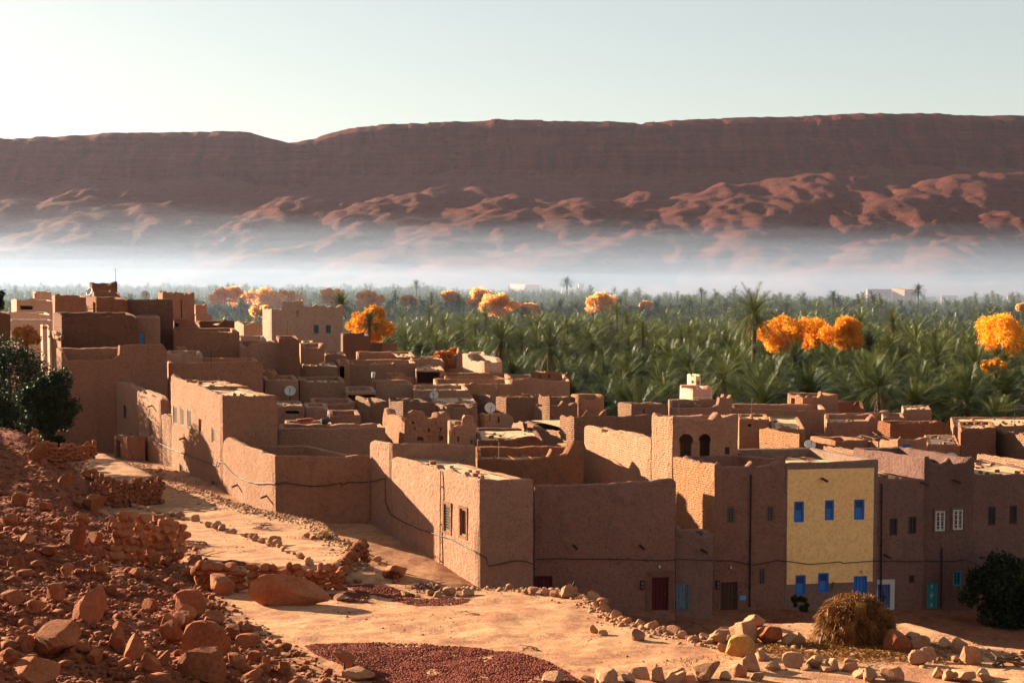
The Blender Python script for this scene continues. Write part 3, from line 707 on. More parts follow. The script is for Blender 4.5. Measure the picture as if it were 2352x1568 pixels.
# ---- near centre and left
house('open mud-walled yard with a blank front, beside the tall barred-window house', 628, 77, [(628,1046),(640,1045),(740,1048),(800,1047),(850,1044)],
      [(628,1046),(600,1037),(560,1022),(530,1008),(520,1004),(514,1010),(511,1022)], roof=False, sr=.62, name='walled_yard', cat='courtyard', key='A', base=6.5)
house('tall sunlit house with three narrow barred windows in a row, left of the centre', 508, 85, [(508,909),(520,908),(600,909),(637,908)],
      [(508,908),(470,893),(440,880),(429,876),(427,868),(424,875),(398,867),(395,859),(392,863)], sr=.62, roofd=.1, key='B', base=7, backz=16.05,
      wins=[('s',398,932,406,974,'grille'),('s',414,936,422,978,'grille'),('s',430,940,439,983,'grille'),('s',456,962,462,990,'hole'),('s',486,982,493,1017,'grille'),
            ('s',486,1104,500,1160,'door_wood'),('s',412,1065,419,1092,'dark')])
house('flat-topped rooftop block standing on the tall house with three barred windows', 452, 91, [(452,888),(500,887),(575,888)], sr=.62, roofd=.12, back=6.5, name='rooftop_room', cat='rooftop room')
house('narrow sunlit mud house with a broken reddish end wall, beside the tall barred-window house', 366, 97, [(366,918),(372,914),(380,917),(390,919)],
      [(366,918),(345,908),(328,903),(325,896),(321,901),(302,887),(296,878),(292,884),(275,879),(264,874)], sr=.62, roofd=.2, key='C', base=8, mat=M_mud,
      wins=[('s',342,962,350,1000,'grille'),('s',284,930,290,960,'dark')])
wall_thing('low sunlit mud wall filling the gap between the two lit houses at left', (391,95.2), (367,97), [(391,956),(380,950),(367,953)], M_rough)
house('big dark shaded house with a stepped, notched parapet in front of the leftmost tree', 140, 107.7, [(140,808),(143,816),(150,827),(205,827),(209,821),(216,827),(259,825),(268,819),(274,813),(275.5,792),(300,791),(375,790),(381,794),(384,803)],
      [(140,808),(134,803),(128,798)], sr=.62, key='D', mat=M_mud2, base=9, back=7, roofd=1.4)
house('sunlit sliver of a tall wall behind the left end of the notched parapet', 139, 114, [(139,772),(143,776)], [(139,772),(130,764),(122,758),(117,760)], sr=.5, base=9, mat=M_rough)
house('low inner wall block behind the notched parapet of the big shaded house', 150, 116, [(150,804),(152,806),(228,806),(231,796),(275,795)], mat=M_mud2, name='mud_house', roofd=.5, back=5)
house('flat clay-roofed room just behind the notched parapet, under the long upper wall', 149, 120, [(149,778),(165,776),(225,779),(228,790)], roofd=.1, back=5, name='rooftop_room', cat='rooftop room')
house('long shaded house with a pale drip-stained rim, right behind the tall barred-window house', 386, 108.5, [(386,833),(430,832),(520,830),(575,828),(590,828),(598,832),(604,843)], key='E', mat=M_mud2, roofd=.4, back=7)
house('long upper wall house with a raised middle on the left hill of houses', 142, 119, [(142,729),(150,728),(233,729),(242,727),(252,724),(290,723),(312,725),(317,732)],
      [(142,728),(136,722),(128,718),(122,717)], mat=M_brick2, back=6.5, roofd=.4)
house('shaded link house with a small blue door below the dark square house', 316, 122, [(316,727),(368,728)], wins=[('f',318,764,332,792,'door_pale')], mat=M_mud2, back=5)
house('wide dark square house with wall holes near the top of the left hill of houses', 293, 127, [(293,687),(340,688),(370,687),(396,687),(398,700)], mat=M_brick2, back=7, roofd=.3,
      wins=[('f',370,711,373,714,'hole'),('f',384,713,387,716,'hole'),('f',370,734,373,738,'hole'),('f',384,735,387,739,'hole')])
house('dark wide house at the upper left edge of the hill of houses, below the dish', 127, 131, [(127,677),(131,674),(134,681),(165,682),(198,683)], mat=M_mud2, back=6)
house('house with a sunlit left side and propped beams, left of the dark square house', 222, 125, [(222,685),(260,686),(285,687),(291,681),(294,690)], [(222,684),(214,680),(210,683),(197,682)], mat=M_brick2, roofd=.3,
      wins=[('s',213,694,219,726,'hole')])
house('topmost small horned tower carrying a thin aerial, at upper left', 213, 138, [(213,651),(216,655),(235,655),(250,656),(258,651),(262,647),(265,652),(270,646)], [(213,651),(210,653),(206,648),(204,650)], mat=M_brick2, name='mud_tower', cat='tower', key='J', back=4, roofd=.5)
house('small block in front of the topmost horned tower', 217, 134, [(217,668),(247,667),(250,672),(254,667),(274,669),(276,680)], mat=M_mud2, back=3, name='rooftop_room', cat='rooftop room')
house('pinkish crenellated house with a dark slit, right of the dark square house', 375, 156, [(375,673),(377,668),(380,674),(398,673),(404,668),(408,673),(425,676),(430,672),(434,677),(441,674),(447,671)], [(375,673),(372,669),(368,673),(365,668),(362,671)], roofd=.7, back=7, mat=M_mud,
      wins=[('f',415,689,418,731,'hole')])
house('small horned house behind the pinkish crenellated house', 449, 166, [(449,701),(458,699),(463,703),(468,702),(474,697),(476,703)], back=5)
house('low plain house right below the pinkish crenellated house', 450, 151, [(450,724),(485,725)], back=5)
house('sloping-roofed dark house with a black opening, under the low plain house', 400, 135, [(400,732),(440,733),(452,744),(462,757)], mat=M_mud2, wins=[('f',401,742,412,755,'hole')], back=5)
house('house with a stair-stepped parapet, left of the big beige house', 457, 138, [(457,739),(486,739),(492,753),(497,748),(503,743),(509,739),(515,734),(519,733),(521,736),(538,737)], mat=M_brick2, back=6)
house('long two-part dark house in the middle left, two thin poles before it', 399, 124, [(399,759),(430,758),(436,760),(438,757),(445,758),(500,762),(551,765)], mat=M_mud2, back=8, key='O')
house('low wall house with a broken stepped corner above the long drip-stained wall', 386, 114, [(386,812),(406,811),(419,811),(424,808),(430,806),(434,804),(440,804),(445,805),(446,818),(466,819)], back=4, roofd=.6)
house('tiny sunlit chimney-like room by the broken stepped corner', 406, 119, [(406,797),(428,797)], back=1.6, name='rooftop_room', cat='rooftop room', roofd=.1)
house('large pale beige house with a raised left corner and two dark paired windows', 624, 165, [(624,711),(640,713),(647,711),(649,692),(653,689),(656,693),(670,692),(683,691),(687,688),(691,693),(695,688),(697,701),(707,705),(720,703),(728,698),(736,704),(745,701),(751,705),(765,703),(774,705),(785,702),(788,699)],
      [(624,711),(621,706),(617,711),(612,707),(608,711),(605,706),(602,708)], mat=M_pale, key='R', back=10, roofd=1.2,
      wins=[('f',720,746,732,766,'green'),('f',748,746,760,766,'green'),('f',681,714,687,726,'hole')])
house('hazy horned houses between the stair-stepped house and the beige house', 560, 178, [(560,747),(575,742),(585,740),(602,742)], [(560,746),(552,741),(545,737),(538,739)], back=6, mat=M_pale)
house('low white-topped roof by the drifting smoke, left foot of the beige house', 552, 146, [(552,772),(585,771),(590,780),(612,781)], mat=M_pale, back=6, roofd=.1)
house('dark walled house with a jagged broken top left of the dark square tower', 552, 121, [(552,797),(570,795),(575,789),(600,787),(618,788),(622,783),(630,787),(640,787)], mat=M_mud2, back=6, roofd=.5)
house('dark square tower block in front of the beige house', 639, 119, [(639,777),(650,775),(670,776),(686,775),(688,781)], mat=M_brick2, back=6, roofd=.3)
house('horn-cornered light house with a sagging parapet, right of the dark square tower', 690, 128, [(690,788),(697,797),(715,800),(733,800),(738,795),(742,792),(746,787)], back=6, mat=M_mud)
house('small flat-topped room behind the sagging parapet', 695, 138, [(695,786),(715,787),(722,784)], back=4, name='rooftop_room', cat='rooftop room')
house('low flat-roofed house at the right foot of the beige house', 747, 134, [(747,814),(770,812),(785,813),(796,817)], roofd=.1, back=6)
house('flat-roofed house with a littered edge, left of the roof with a black doorway', 697, 124, [(697,840),(735,839),(776,842)], roofd=.12, back=6)
house('narrow house with a tall black doorway in the middle left', 776, 126, [(776,832),(795,830),(803,828),(805,836)], wins=[('f',779,841,791,868,'hole')], back=5)
house('brown block against the right end of the beige house', 787, 152, [(787,769),(800,768),(830,770),(849,771)], mat=M_brick2, back=6)
house('little two-horned house right below the golden round tree', 877, 156, [(877,787),(880,784),(884,788),(900,789),(906,786),(909,783),(913,789)], [(877,787),(873,784),(869,788),(860,788),(854,784),(850,788)], mat=M_brick, back=5)
house('long low wall house with a shaded yard behind the doorway house', 822, 140, [(822,812),(845,810),(870,810),(905,812),(912,819),(955,821)], back=6, mat=M_mud2)
house('long step-walled house below the shaded yard', 800, 132, [(800,829),(804,829),(808,837),(855,836),(900,836),(905,833),(957,834)], back=6)
house('flat house with a slab roof over an open black garage', 955, 129, [(955,850),(985,850),(1015,850),(1022,851)], back=7, roofd=.1, wins=[('f',958,854,1010,880,'hole')], t=.3, key='garage')
house('rounded house behind the slab-roofed garage', 945, 137, [(945,826),(965,823),(990,823),(1012,824),(1020,832)], back=6, roofd=.15)
house('ruined yard wall holding a heap of orange stalks', 1022, 140, [(1022,848),(1047,848),(1050,830),(1052,812),(1054,801),(1060,798),(1062,812)], back=6, roof=False, name='walled_yard', cat='courtyard', key='heapyard')
house('small room beside the heap of orange stalks', 1035, 150, [(1035,803),(1045,801),(1057,800)], back=3, name='rooftop_room', cat='rooftop room')
house('pale stepped house with a sunlit left side, standing before the first palms', 1112, 133, [(1112,831),(1114,828),(1117,832),(1135,832),(1148,831),(1153,827),(1155,830)], [(1112,830),(1104,829),(1095,830),(1082,828),(1076,820),(1074,813),(1062,811)], mat=M_pale, roofd=.5, back=6.5)
house('upper room with a black window on the pale stepped house', 1080, 141.5, [(1080,813),(1100,813),(1110,814),(1114,809),(1116,812)], back=4, mat=M_pale, wins=[('f',1083,818,1092,828,'hole')], name='rooftop_room', cat='rooftop room')
house('long plain wall house below the pale stepped house', 1021, 127, [(1021,865),(1060,863),(1110,864),(1150,869),(1176,868)], back=6)
house('long house with a rounded hump in its parapet, below the long plain wall', 1000, 121, [(1000,886),(1040,885),(1078,882),(1085,877),(1092,877),(1100,882),(1176,882),(1180,870)], back=6)
house('broken-walled long house under the shed with a doorway, at the edge of the palms', 1172, 128, [(1172,868),(1180,876),(1190,870),(1205,868),(1214,867),(1217,860),(1220,868),(1260,872),(1290,874),(1309,875)], mat=M_mud, back=6)
house('small flat shed with a doorway and one square window, at the edge of the palms', 1250, 130.5, [(1250,855),(1255,853),(1275,852),(1287,854),(1291,860)], [(1250,855),(1240,852),(1228,853),(1219,852)], wins=[('f',1259,860,1264,868,'hole'),('s',1238,857,1245,874,'hole')], roofd=.15, name='shed', cat='shed', mat=M_brick)
house('crumbling horned stump of wall right of the flat shed', 1293, 132, [(1293,872),(1296,862),(1299,858),(1303,854),(1306,858),(1309,861),(1310,876)], back=3, mat=M_brick2, name='mud_tower', cat='tower')
house('wide plain wall below the woven fence in the middle', 951, 115, [(951,897),(1000,896),(1040,896),(1079,895)], back=6)
house('shed with a sunlit narrow door side in the middle left', 865, 118, [(865,873),(900,871),(904,880),(951,882)], [(865,873),(860,871),(856,873)], wins=[('s',860,878,862.5,899,'hole')], name='shed', cat='shed', back=5, roofd=.12)
house('tiny flat-topped shed behind the woven fence', 897, 124, [(897,858),(932,858)], [(897,858),(893,857)], name='shed', cat='shed', back=3, roofd=.1)
house('wall carrying the large white dish', 607, 112, [(607,873),(640,872),(686,873)], back=6, key='F1')
house('small lumpy-roofed room above the wall with the large white dish', 604, 117, [(604,853),(612,850),(630,852),(638,858)], back=4, roofd=.15, name='rooftop_room', cat='rooftop room')
house('long brown house right of the wall with the large white dish', 687, 113.5, [(687,873),(692,869),(700,873),(705,878),(735,877),(755,878),(765,875),(780,877),(794,878)], back=6, roofd=.3)
house('house with a brushwood roof over a long black opening', 794, 112, [(794,899),(830,897),(864,898)], wins=[('f',798,906,862,920,'hole')], back=5, roofd=.05, roofmat=M_brush)
house('small house with a long dark slot under its eave, left of the red cloth heap', 637, 99, [(637,934),(660,932),(697,932),(700,938)], wins=[('f',655,943,687,950,'hole')], roofd=.12, back=5)
house('low house right of the small slot-windowed house', 700, 101, [(700,935),(730,933),(750,935),(755,941)], back=4)
house('long red-brown wall behind the red cloth heap', 716, 105, [(716,929),(760,928),(800,926),(815,922)], mat=M_mud2, back=5)
house('low block in front of the long red-brown wall', 755, 96, [(755,953),(790,952),(830,953)], back=4, mat=M_mud2)
house('low red wall in front of the small slot-windowed house', 655, 93.5, [(655,972),(700,971),(765,974)], back=2.5, mat=M_mud2)
house('long warm red wall behind the open yard, left of the centre', 641, 90, [(641,985),(648,981),(700,983),(760,984),(820,983),(884,978),(886,982)], mat=M_rough, back=2.8, roofd=.8, amp=.07)
house('rough brick house with a horned sunlit side above the long warm red wall', 849, 103, [(849,930),(860,927),(880,921),(893,921)], [(849,930),(846,916),(844,911),(842,919),(832,915),(816,908),(814,912)], mat=M_brick, back=6, roofd=1.0)
house('brick house with a sunlit side behind the hole-pierced ruin', 925, 99, [(925,920),(950,922),(980,924),(998,922),(1001,936)], [(925,920),(922,916),(918,921),(905,922),(897,920),(895,910),(892,914)], mat=M_brick, roofd=.12)
HR = [(946,967,951,973),(951,980,954,988),(963,977,966,981),(983,984,987,992),(975,988,978,991),(1010,980,1014,990),(946,953,949,957),(958,1003,972,1012),(1008,1001,1018,1012),(1000,970,1002,973)]
house('roofless hole-pierced adobe ruin with a ragged top and sunlit left side', 927, 91, [(927,968),(932,956),(936,947),(946,942),(960,944),(972,943),(976,948),(979,957),(990,961),(1003,958),(1006,948),(1010,945),(1015,950),(1028,944),(1039,956),(1044,972)],
      [(927,968),(920,958),(912,954),(897,950),(890,950),(886,938),(882,936),(880,948),(878,958)], mat=M_mud, roof=False, name='ruined_house', cat='ruin', wins=[('f',)+h+('hole',) for h in HR], key='ruin', t=.45)
house('leaning tower-like stump of the ruin with a hooked ragged top', 1030, 86, [(1030,1006),(1034,992),(1041,979),(1050,974),(1058,977),(1061,970),(1062,957),(1068,953),(1078,953),(1086,953),(1090,965),(1094,985)], mat=M_mud, back=2.2, name='ruined_tower', cat='ruin', roof=False, t=.5,
      wins=[('f',1051,1002,1054,1014,'hole'),('f',1042,993,1045,996,'hole'),('f',1061,994,1064,997,'hole'),('f',1081,1010,1084,1018,'hole'),('f',1056,985,1058,988,'hole')])
house('brick-edged flat house with horned corners right of the hole-pierced ruin', 1025, 98, [(1025,936),(1028,931),(1040,934),(1080,936),(1090,933),(1096,925),(1098,936)], [(1025,935),(1016,931),(1005,926),(1000,925)], mat=M_brick, roofd=.2, back=6)
house('flat sunlit earth roof behind the horned-corner house in the centre', 995, 110, [(995,923),(1040,922),(1080,921),(1096,926)], roofd=.1, back=9)
house('low house with a slit and the round beige dish on its roof', 1112, 98, [(1112,952),(1140,949),(1170,951),(1181,958)], [(1112,951),(1102,948),(1092,951)], roofd=.1, key='MM', wins=[('f',1144,957,1147,970,'hole')])
wall_thing('short stub of sunlit brick beside the house with the round beige dish', (1203,90), (1172,94), [(1203,986),(1200,970),(1190,968),(1178,972),(1172,984)], M_brick)
house('brick house with a sunlit end, left of the twin horned houses', 1162, 108, [(1162,913),(1200,912),(1234,912)], [(1162,913),(1150,911),(1138,910)], mat=M_brick, roofd=.12)
house('pale low wall house left of the sunlit brick end', 1125, 114.5, [(1125,910),(1130,909),(1138,911)], [(1125,909),(1105,905),(1086,902)], mat=M_brick, roofd=.3)
house('upper of the two horned houses in the centre, against the palms', 1262, 111, [(1262,911),(1275,916),(1290,914),(1300,912),(1312,910),(1318,907),(1322,912)], [(1262,911),(1259,905),(1255,911),(1243,910),(1239,905),(1235,909)], mat=M_brick, roofd=.9)
house('lower of the two horned houses in the centre, with a sunlit left wall', 1262, 105, [(1262,931),(1280,933),(1288,928),(1294,920),(1300,926),(1310,932),(1320,927),(1327,924),(1328,932)], [(1262,931),(1250,931),(1240,935),(1232,934),(1229,926),(1226,930)], mat=M_brick, roofd=.9)
house('smooth horned house right of the two horned houses', 1328, 113, [(1328,909),(1333,914),(1345,917),(1365,918),(1378,916),(1385,910),(1389,907)], [(1328,909),(1324,906)], roofd=.9, back=5)
house('long jagged-topped house with a brick-lit end in the centre right', 1318, 92, [(1318,958),(1328,956),(1335,957),(1341,950),(1347,942),(1353,950),(1365,954),(1376,953),(1385,944),(1392,940),(1395,953),(1430,957),(1445,956),(1480,952),(1495,951)],
      [(1318,958),(1308,954),(1300,957),(1290,952),(1286,954),(1285,989),(1270,987),(1240,985),(1219,973),(1208,966),(1203,969)], mat=M_brick, sr=.5, roofd=.6, back=4, key='NN')
house('flat-roofed house with a broad sunlit roof in front of the brick-lit long house', 1095, 84.5, [(1095,1010),(1130,1011),(1165,1010),(1190,1004),(1225,1002),(1240,1004),(1250,1014)], roofd=.1, back=6.5, mat=M_brick2)
house('ragged corner of bright rough brick above the inner yard', 1307, 84, [(1307,1024),(1315,1017),(1330,1015),(1341,1015)], [(1307,1024),(1302,1018),(1290,1016),(1278,1017),(1270,1021),(1266,1040)], mat=M_rough, back=3)
house('shaded inner wall with broken adobe at its right end, behind the horned-corner block', 1094, 77, [(1094,1055),(1120,1053),(1180,1054),(1230,1051),(1258,1049),(1264,1040),(1268,1030),(1273,1030),(1278,1043),(1290,1045),(1302,1042),(1310,1030),(1318,1014),(1341,1012)], mat=M_mud2, back=3, roofd=.5, amp=.07)
house('upper house with a rounded parapet behind the horned-corner block in the centre', 898, 74.6, [(898,1020),(905,1018),(960,1019),(1030,1020),(1094,1022)], [(898,1020),(893,1017),(875,1013),(856,1010),(850,1012),(848,1020)], sr=.62, key='3b', back=3.2, roofd=.8, base=6)
house('horned-corner block in the centre front, one grilled and one shuttered window in its side', 1100, 66, [(1100,1099),(1103,1093),(1107,1099),(1150,1101),(1200,1100),(1216,1098),(1222,1091),(1226,1099)],
      [(1100,1099),(1096,1100),(1072,1091),(1066,1083),(1063,1089),(1040,1083),(1031,1075),(1027,1081),(1008,1077),(1003,1068),(998,1074),(960,1062),(925,1052),(905,1049),(899,1052)], sr=.62, key='3', base=5, roofd=.18, mat=M_mud,
      wins=[('s',1020,1158,1034,1220,'grille'),('s',1057,1168,1071,1230,'shutter')])
house('long blank shaded house with a dark red door and a red gate', 1228, 70, [(1228,1113),(1300,1112),(1380,1110),(1450,1108),(1500,1102),(1535,1098),(1548,1098),(1554,1104)], fa=3, sr=.5, roof=False, back=2.2, base=3, mat=M_grey, key='4', backz=9.5,
      wins=[('f',1226.5,1322,1269,1402,'gate'),('f',1497,1325,1535,1401,'door_red')])
house('low broken wall with a steel door, between the red-doored house and the arched house', 1555, 71.5, [(1555,1206),(1558,1214),(1590,1220),(1615,1232),(1622,1236),(1632,1230),(1640,1222)], fa=12, sr=.5, back=1.2, base=3, mat=M_grey, key='4b', roof=False,
      wins=[('f',1553.5,1341,1583,1401,'door_steel')])
# ---- arched house and the street front to its right
house('tall house below the two arches, a dark drainpipe down its stained front', 1643, 74, [(1643,1066),(1646,1060),(1654,1070),(1690,1072),(1716,1071),(1724,1063),(1728,1058),(1733,1066),(1742,1070),(1782,1066),(1793,1060),(1800,1048),(1803,1038),(1807,1046)],
      [(1643,1066),(1636,1063),(1610,1060),(1604,1052),(1598,1057),(1577,1053),(1571,1046),(1565,1051),(1546,1047)], fa=8, sr=.5, roofd=1.5, base=2.5, mat=M_grey, key='5', pmats=[M_rough],
      wins=[('f',1667,1161,1691,1204,'grille'),('f',1758,1159,1780,1200,'grille'),('f',1740,1303,1761,1344,'grille'),('f',1655,1336,1695,1404,'door_dark')],
      paint=[('s',1643,1000,1546,1600,1)])
house('crenellated tower room with two horseshoe arches in the centre right', 1545, 77.9, [(1545,958),(1547,954),(1552,958),(1600,960),(1635,962),(1644,952),(1650,945),(1656,950),(1662,957),(1675,956),(1687,952),(1693,946),(1698,950)],
      [(1545,957),(1541,953),(1535,957),(1508,956),(1500,950),(1497,946),(1496,952)], fa=2, sr=.5, back=5, roofd=.7, base=3, mat=M_mud, key='tower', name='mud_tower', cat='tower', pmats=[M_rough],
      wins=[('f',1560,996,1592,1062,'arch'),('f',1605,996,1633,1064,'arch'),('f',1665,1026,1676,1043,'dark')], paint=[('s',1545,900,1496,1600,1)])
house('long rough sunlit wall house stretching left from the arched tower', 1496, 80.05, [(1496,1008),(1500,1006),(1545,1004)], [(1496,1008),(1480,1003),(1440,997),(1405,989),(1382,989),(1379,981),(1343,977),(1341,981)], sr=.5, back=7.62, roof=False, base=4, mat=M_rough, key='5b', amp=.08)
def fD(px):          # depth along the street front
    A = at(1643, 800, 74); k = ray(px, 800)[0]; c, s = math.cos(math.radians(8)), math.sin(math.radians(8))
    u = (k * A.y - A.x) / (c - k * s); return A.y + u * s
house('cream painted house with blue windows and a blue door', 1808, fD(1808), [(1808,1064),(1812,1062),(1900,1061),(1960,1058),(2020,1054)], fa=8, sr=.45, base=1.5, mat=M_cem, key='6', pmats=[M_cream], amp=.015, roofd=.5, back=6.5,
      wins=[('f',1824,1151,1847,1199,'blue'),('f',1895,1148,1916,1194,'blue'),('f',1962,1146,1986,1193,'blue'),('f',1827,1320,1851,1366,'blue'),('f',1879,1315,1904,1360,'blue'),('f',1961,1322,1992,1391,'door_blue')],
      paint=[('f',1809,1076,2008,1338,1)])
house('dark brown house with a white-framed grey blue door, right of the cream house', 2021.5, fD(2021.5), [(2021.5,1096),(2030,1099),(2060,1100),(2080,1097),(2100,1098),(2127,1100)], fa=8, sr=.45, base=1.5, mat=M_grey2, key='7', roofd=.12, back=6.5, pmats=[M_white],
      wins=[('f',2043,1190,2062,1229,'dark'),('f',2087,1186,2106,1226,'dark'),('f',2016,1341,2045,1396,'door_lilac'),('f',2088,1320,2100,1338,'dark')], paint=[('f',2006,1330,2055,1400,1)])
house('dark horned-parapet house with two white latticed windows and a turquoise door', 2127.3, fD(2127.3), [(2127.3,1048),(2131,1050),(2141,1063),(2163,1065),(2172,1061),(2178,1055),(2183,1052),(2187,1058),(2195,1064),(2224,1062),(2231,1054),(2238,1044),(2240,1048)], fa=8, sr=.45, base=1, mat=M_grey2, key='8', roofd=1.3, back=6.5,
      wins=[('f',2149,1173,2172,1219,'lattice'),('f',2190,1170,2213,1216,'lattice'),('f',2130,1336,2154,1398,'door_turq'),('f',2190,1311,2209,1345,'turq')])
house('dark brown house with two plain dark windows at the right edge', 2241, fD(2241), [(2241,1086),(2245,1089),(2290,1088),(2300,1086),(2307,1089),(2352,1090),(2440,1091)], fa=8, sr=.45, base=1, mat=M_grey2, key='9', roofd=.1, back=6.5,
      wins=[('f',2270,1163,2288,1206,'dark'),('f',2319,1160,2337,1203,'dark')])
# ---- roofs behind the street front
wall_thing('sunlit brick wall running behind the top of the cream house', (2012,82), (1755,95), [(2012,1046),(1947,1043),(1806,1027),(1755,1018)], M_brick)
wall_thing('sunlit brick wall ending behind the dark horned-parapet house', (2128,79), (1893,91), [(2128,1052),(2040,1044),(1966,1034),(1893,1024)], M_brick)
wall_thing('sunlit mud wall above the small half-buried dish', (2020,92), (1863,102), [(2020,1014),(1960,1010),(1900,1003),(1863,993)], M_brick)
wall_thing('patched sunlit wall with a crumbled top, right of the arched tower', (1838,94), (1745,99), [(1838,994),(1834,998),(1800,992),(1770,988),(1757,982),(1745,985)], M_rough)
wall_thing('sunlit brick wall at the right edge above the plain dark windows', (2440,77), (2248,86), [(2440,1070),(2352,1058),(2290,1049),(2248,1043)], M_brick)
wall_thing('bright toothed brick wall at the right edge below the reddish square house', (2440,85), (2289,94), [(2440,1004),(2370,998),(2350,1000),(2343,991),(2336,999),(2325,997),(2316,989),(2309,996),(2295,992),(2289,985)], M_brick)
house('small horned house with a blue door behind the right-hand roofs', 2065, 85, [(2065,1008),(2067,1001),(2072,1007),(2100,1009),(2115,1010),(2124,1006),(2129,999),(2132,1004)], [(2065,1008),(2060,1007),(2035,1010),(2020,1007),(2018,1012)], sr=.45, mat=M_mud, roofd=.3, back=5, key='QQ', wins=[('f',2073,1020,2092,1047,'door_blue')])
house('shaded block in front of the sunlit mud wall', 1921, 93, [(1921,1013),(1950,1010),(1980,1012),(1996,1009)], sr=.45, back=3, mat=M_mud2)
house('low flat-topped hut just right of the arched tower', 1698, 101, [(1698,962),(1715,959),(1740,963),(1768,963)], back=4, roofd=.12, name='hut', cat='hut', wins=[('f',1718,973,1725,980,'hole')])
house('flat dust-roofed house with black gaps right of the arched tower', 1775, 99, [(1775,985),(1800,982),(1830,984),(1850,985)], back=9, roofd=.08)
house('long flat-roofed house with a lit left corner below the palms at right', 2047, 102, [(2047,973),(2060,971),(2100,971),(2150,971),(2160,967),(2174,968),(2182,975)], [(2047,973),(2035,970),(2014,965)], sr=.5, roofd=.15, mat=M_brick2)
house('lumpy low room above the lit left corner at right', 2029, 110, [(2029,959),(2036,956),(2055,957),(2070,956),(2079,960)], back=4, name='rooftop_room', cat='rooftop room')
house('small square room before the palms at right', 2076, 114, [(2076,942),(2100,940),(2140,940)], back=4, name='rooftop_room', cat='rooftop room', roofd=.1)
house('long thin-walled house before the palms with a peaked right end', 1905, 113, [(1905,953),(1915,955),(1960,951),(2040,946),(2043,942)], [(1905,953),(1900,950)], back=5)
house('shaded house with a rounded hump and stacked poles at right', 1900, 104.5, [(1900,969),(1930,968),(1960,968),(1993,966),(1999,958),(2006,956),(2012,961),(2015,966)], back=5, mat=M_mud2)
house('sunlit-sided house with a tall door opening and pointed roof corners before the palms', 1845, 116, [(1845,915),(1852,912),(1880,912),(1884,907),(1887,898),(1891,907),(1905,909),(1918,907),(1923,900),(1926,904)], [(1845,914),(1832,905),(1822,908),(1812,906),(1808,901)], sr=.55, roofd=.3, back=5, wins=[('s',1817,914,1826,940,'hole')])
house('long wall house left of the house with pointed roof corners', 1682, 111, [(1682,937),(1740,938),(1808,940),(1845,942),(1899,940)], back=5, roofd=.5, mat=M_mud)
house('crumbled wall stumps under a big palm at right', 1926, 121, [(1926,922),(1945,923),(1956,926),(1960,933),(1966,925),(1972,935),(1980,926),(1986,940)], back=4, mat=M_brick2, name='ruined_house', cat='ruin', roof=False)
house('reddish square house near the right edge', 2209, 92, [(2209,991),(2213,984),(2250,983),(2275,982),(2289,982)], mat=M_brick2, back=5, roofd=.15)
house('pinkish flat-roofed house at the right edge before the palms', 2192, 106, [(2192,980),(2230,979),(2262,979),(2290,977),(2297,971),(2304,978),(2360,976),(2440,977)], mat=M_mud2, back=7, roofd=.1)
house('yard roofed with dark brushwood beside the small horned house', 2132, 92, [(2132,1020),(2160,1019),(2206,1023)], mat=M_mud2, back=6, roofd=.03, roofmat=M_brush)
house('pink painted square base of the little tower before the palms', 1591, 112, [(1591,893),(1610,893),(1626,893),(1630,886),(1634,885),(1637,890)], [(1591,893),(1575,891),(1565,890),(1563,884),(1560,883)], mat=M_pink, back=5, amp=.01, roofd=.15, name='pink_house', key='pink', pmats=[M_ptrim],
      paint=[('s',1591,800,1560,960,1),('f',1591,911,1637,914,1),('f',1591,880,1593.5,960,1),('f',1634,880,1637,960,1)])
house('pale yellow crenellated lantern turret on top of the pink house', 1598, 113.2, [(1598,866),(1600,861),(1604,866),(1607,861),(1609,866),(1611,860)], [(1598,866),(1595,861),(1592,866),(1589,861),(1587,865),(1585,859)], mat=M_ptrim, back=1, amp=.01, name='turret', cat='turret', roofd=.5, t=.15,
      base=at(1598, 893, 113.2).z, wins=[('f',1600.5,873,1608,883,'hole'),('s',1588,873,1593,881,'hole')])
house('house with a rough sunlit left end and a slit window, left of the pink house', 1450, 108, [(1450,929),(1460,928),(1500,927),(1530,927),(1537,931)], [(1450,929),(1440,926),(1425,924),(1418,923)], mat=M_brick, roofd=.12, back=6, wins=[('f',1476,939,1480,948,'hole')])
house('wide wall with a horned post right of the pink house', 1537, 110, [(1537,935),(1590,936),(1612,934),(1625,936),(1640,934),(1649,930),(1652,921),(1653,912),(1661,911),(1664,904),(1670,914),(1676,912),(1682,906),(1683,915)], back=2, roof=False, mat=M_mud)
# ---- far left
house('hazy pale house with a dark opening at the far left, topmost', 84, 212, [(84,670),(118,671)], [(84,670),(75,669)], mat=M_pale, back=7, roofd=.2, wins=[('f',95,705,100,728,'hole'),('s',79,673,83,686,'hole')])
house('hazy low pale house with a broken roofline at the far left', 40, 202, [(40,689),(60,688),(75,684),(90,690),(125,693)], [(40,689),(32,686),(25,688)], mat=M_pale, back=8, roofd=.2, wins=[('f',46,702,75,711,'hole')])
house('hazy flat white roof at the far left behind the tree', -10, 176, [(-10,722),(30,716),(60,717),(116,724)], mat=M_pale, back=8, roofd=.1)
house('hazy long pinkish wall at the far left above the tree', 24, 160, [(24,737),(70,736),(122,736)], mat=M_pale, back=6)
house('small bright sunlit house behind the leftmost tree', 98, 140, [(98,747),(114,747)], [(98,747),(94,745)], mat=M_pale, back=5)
house('brick house cut off by the left edge', -60, 122, [(-60,722),(0,720),(23,717),(24,722)], mat=M_brick2, back=8)
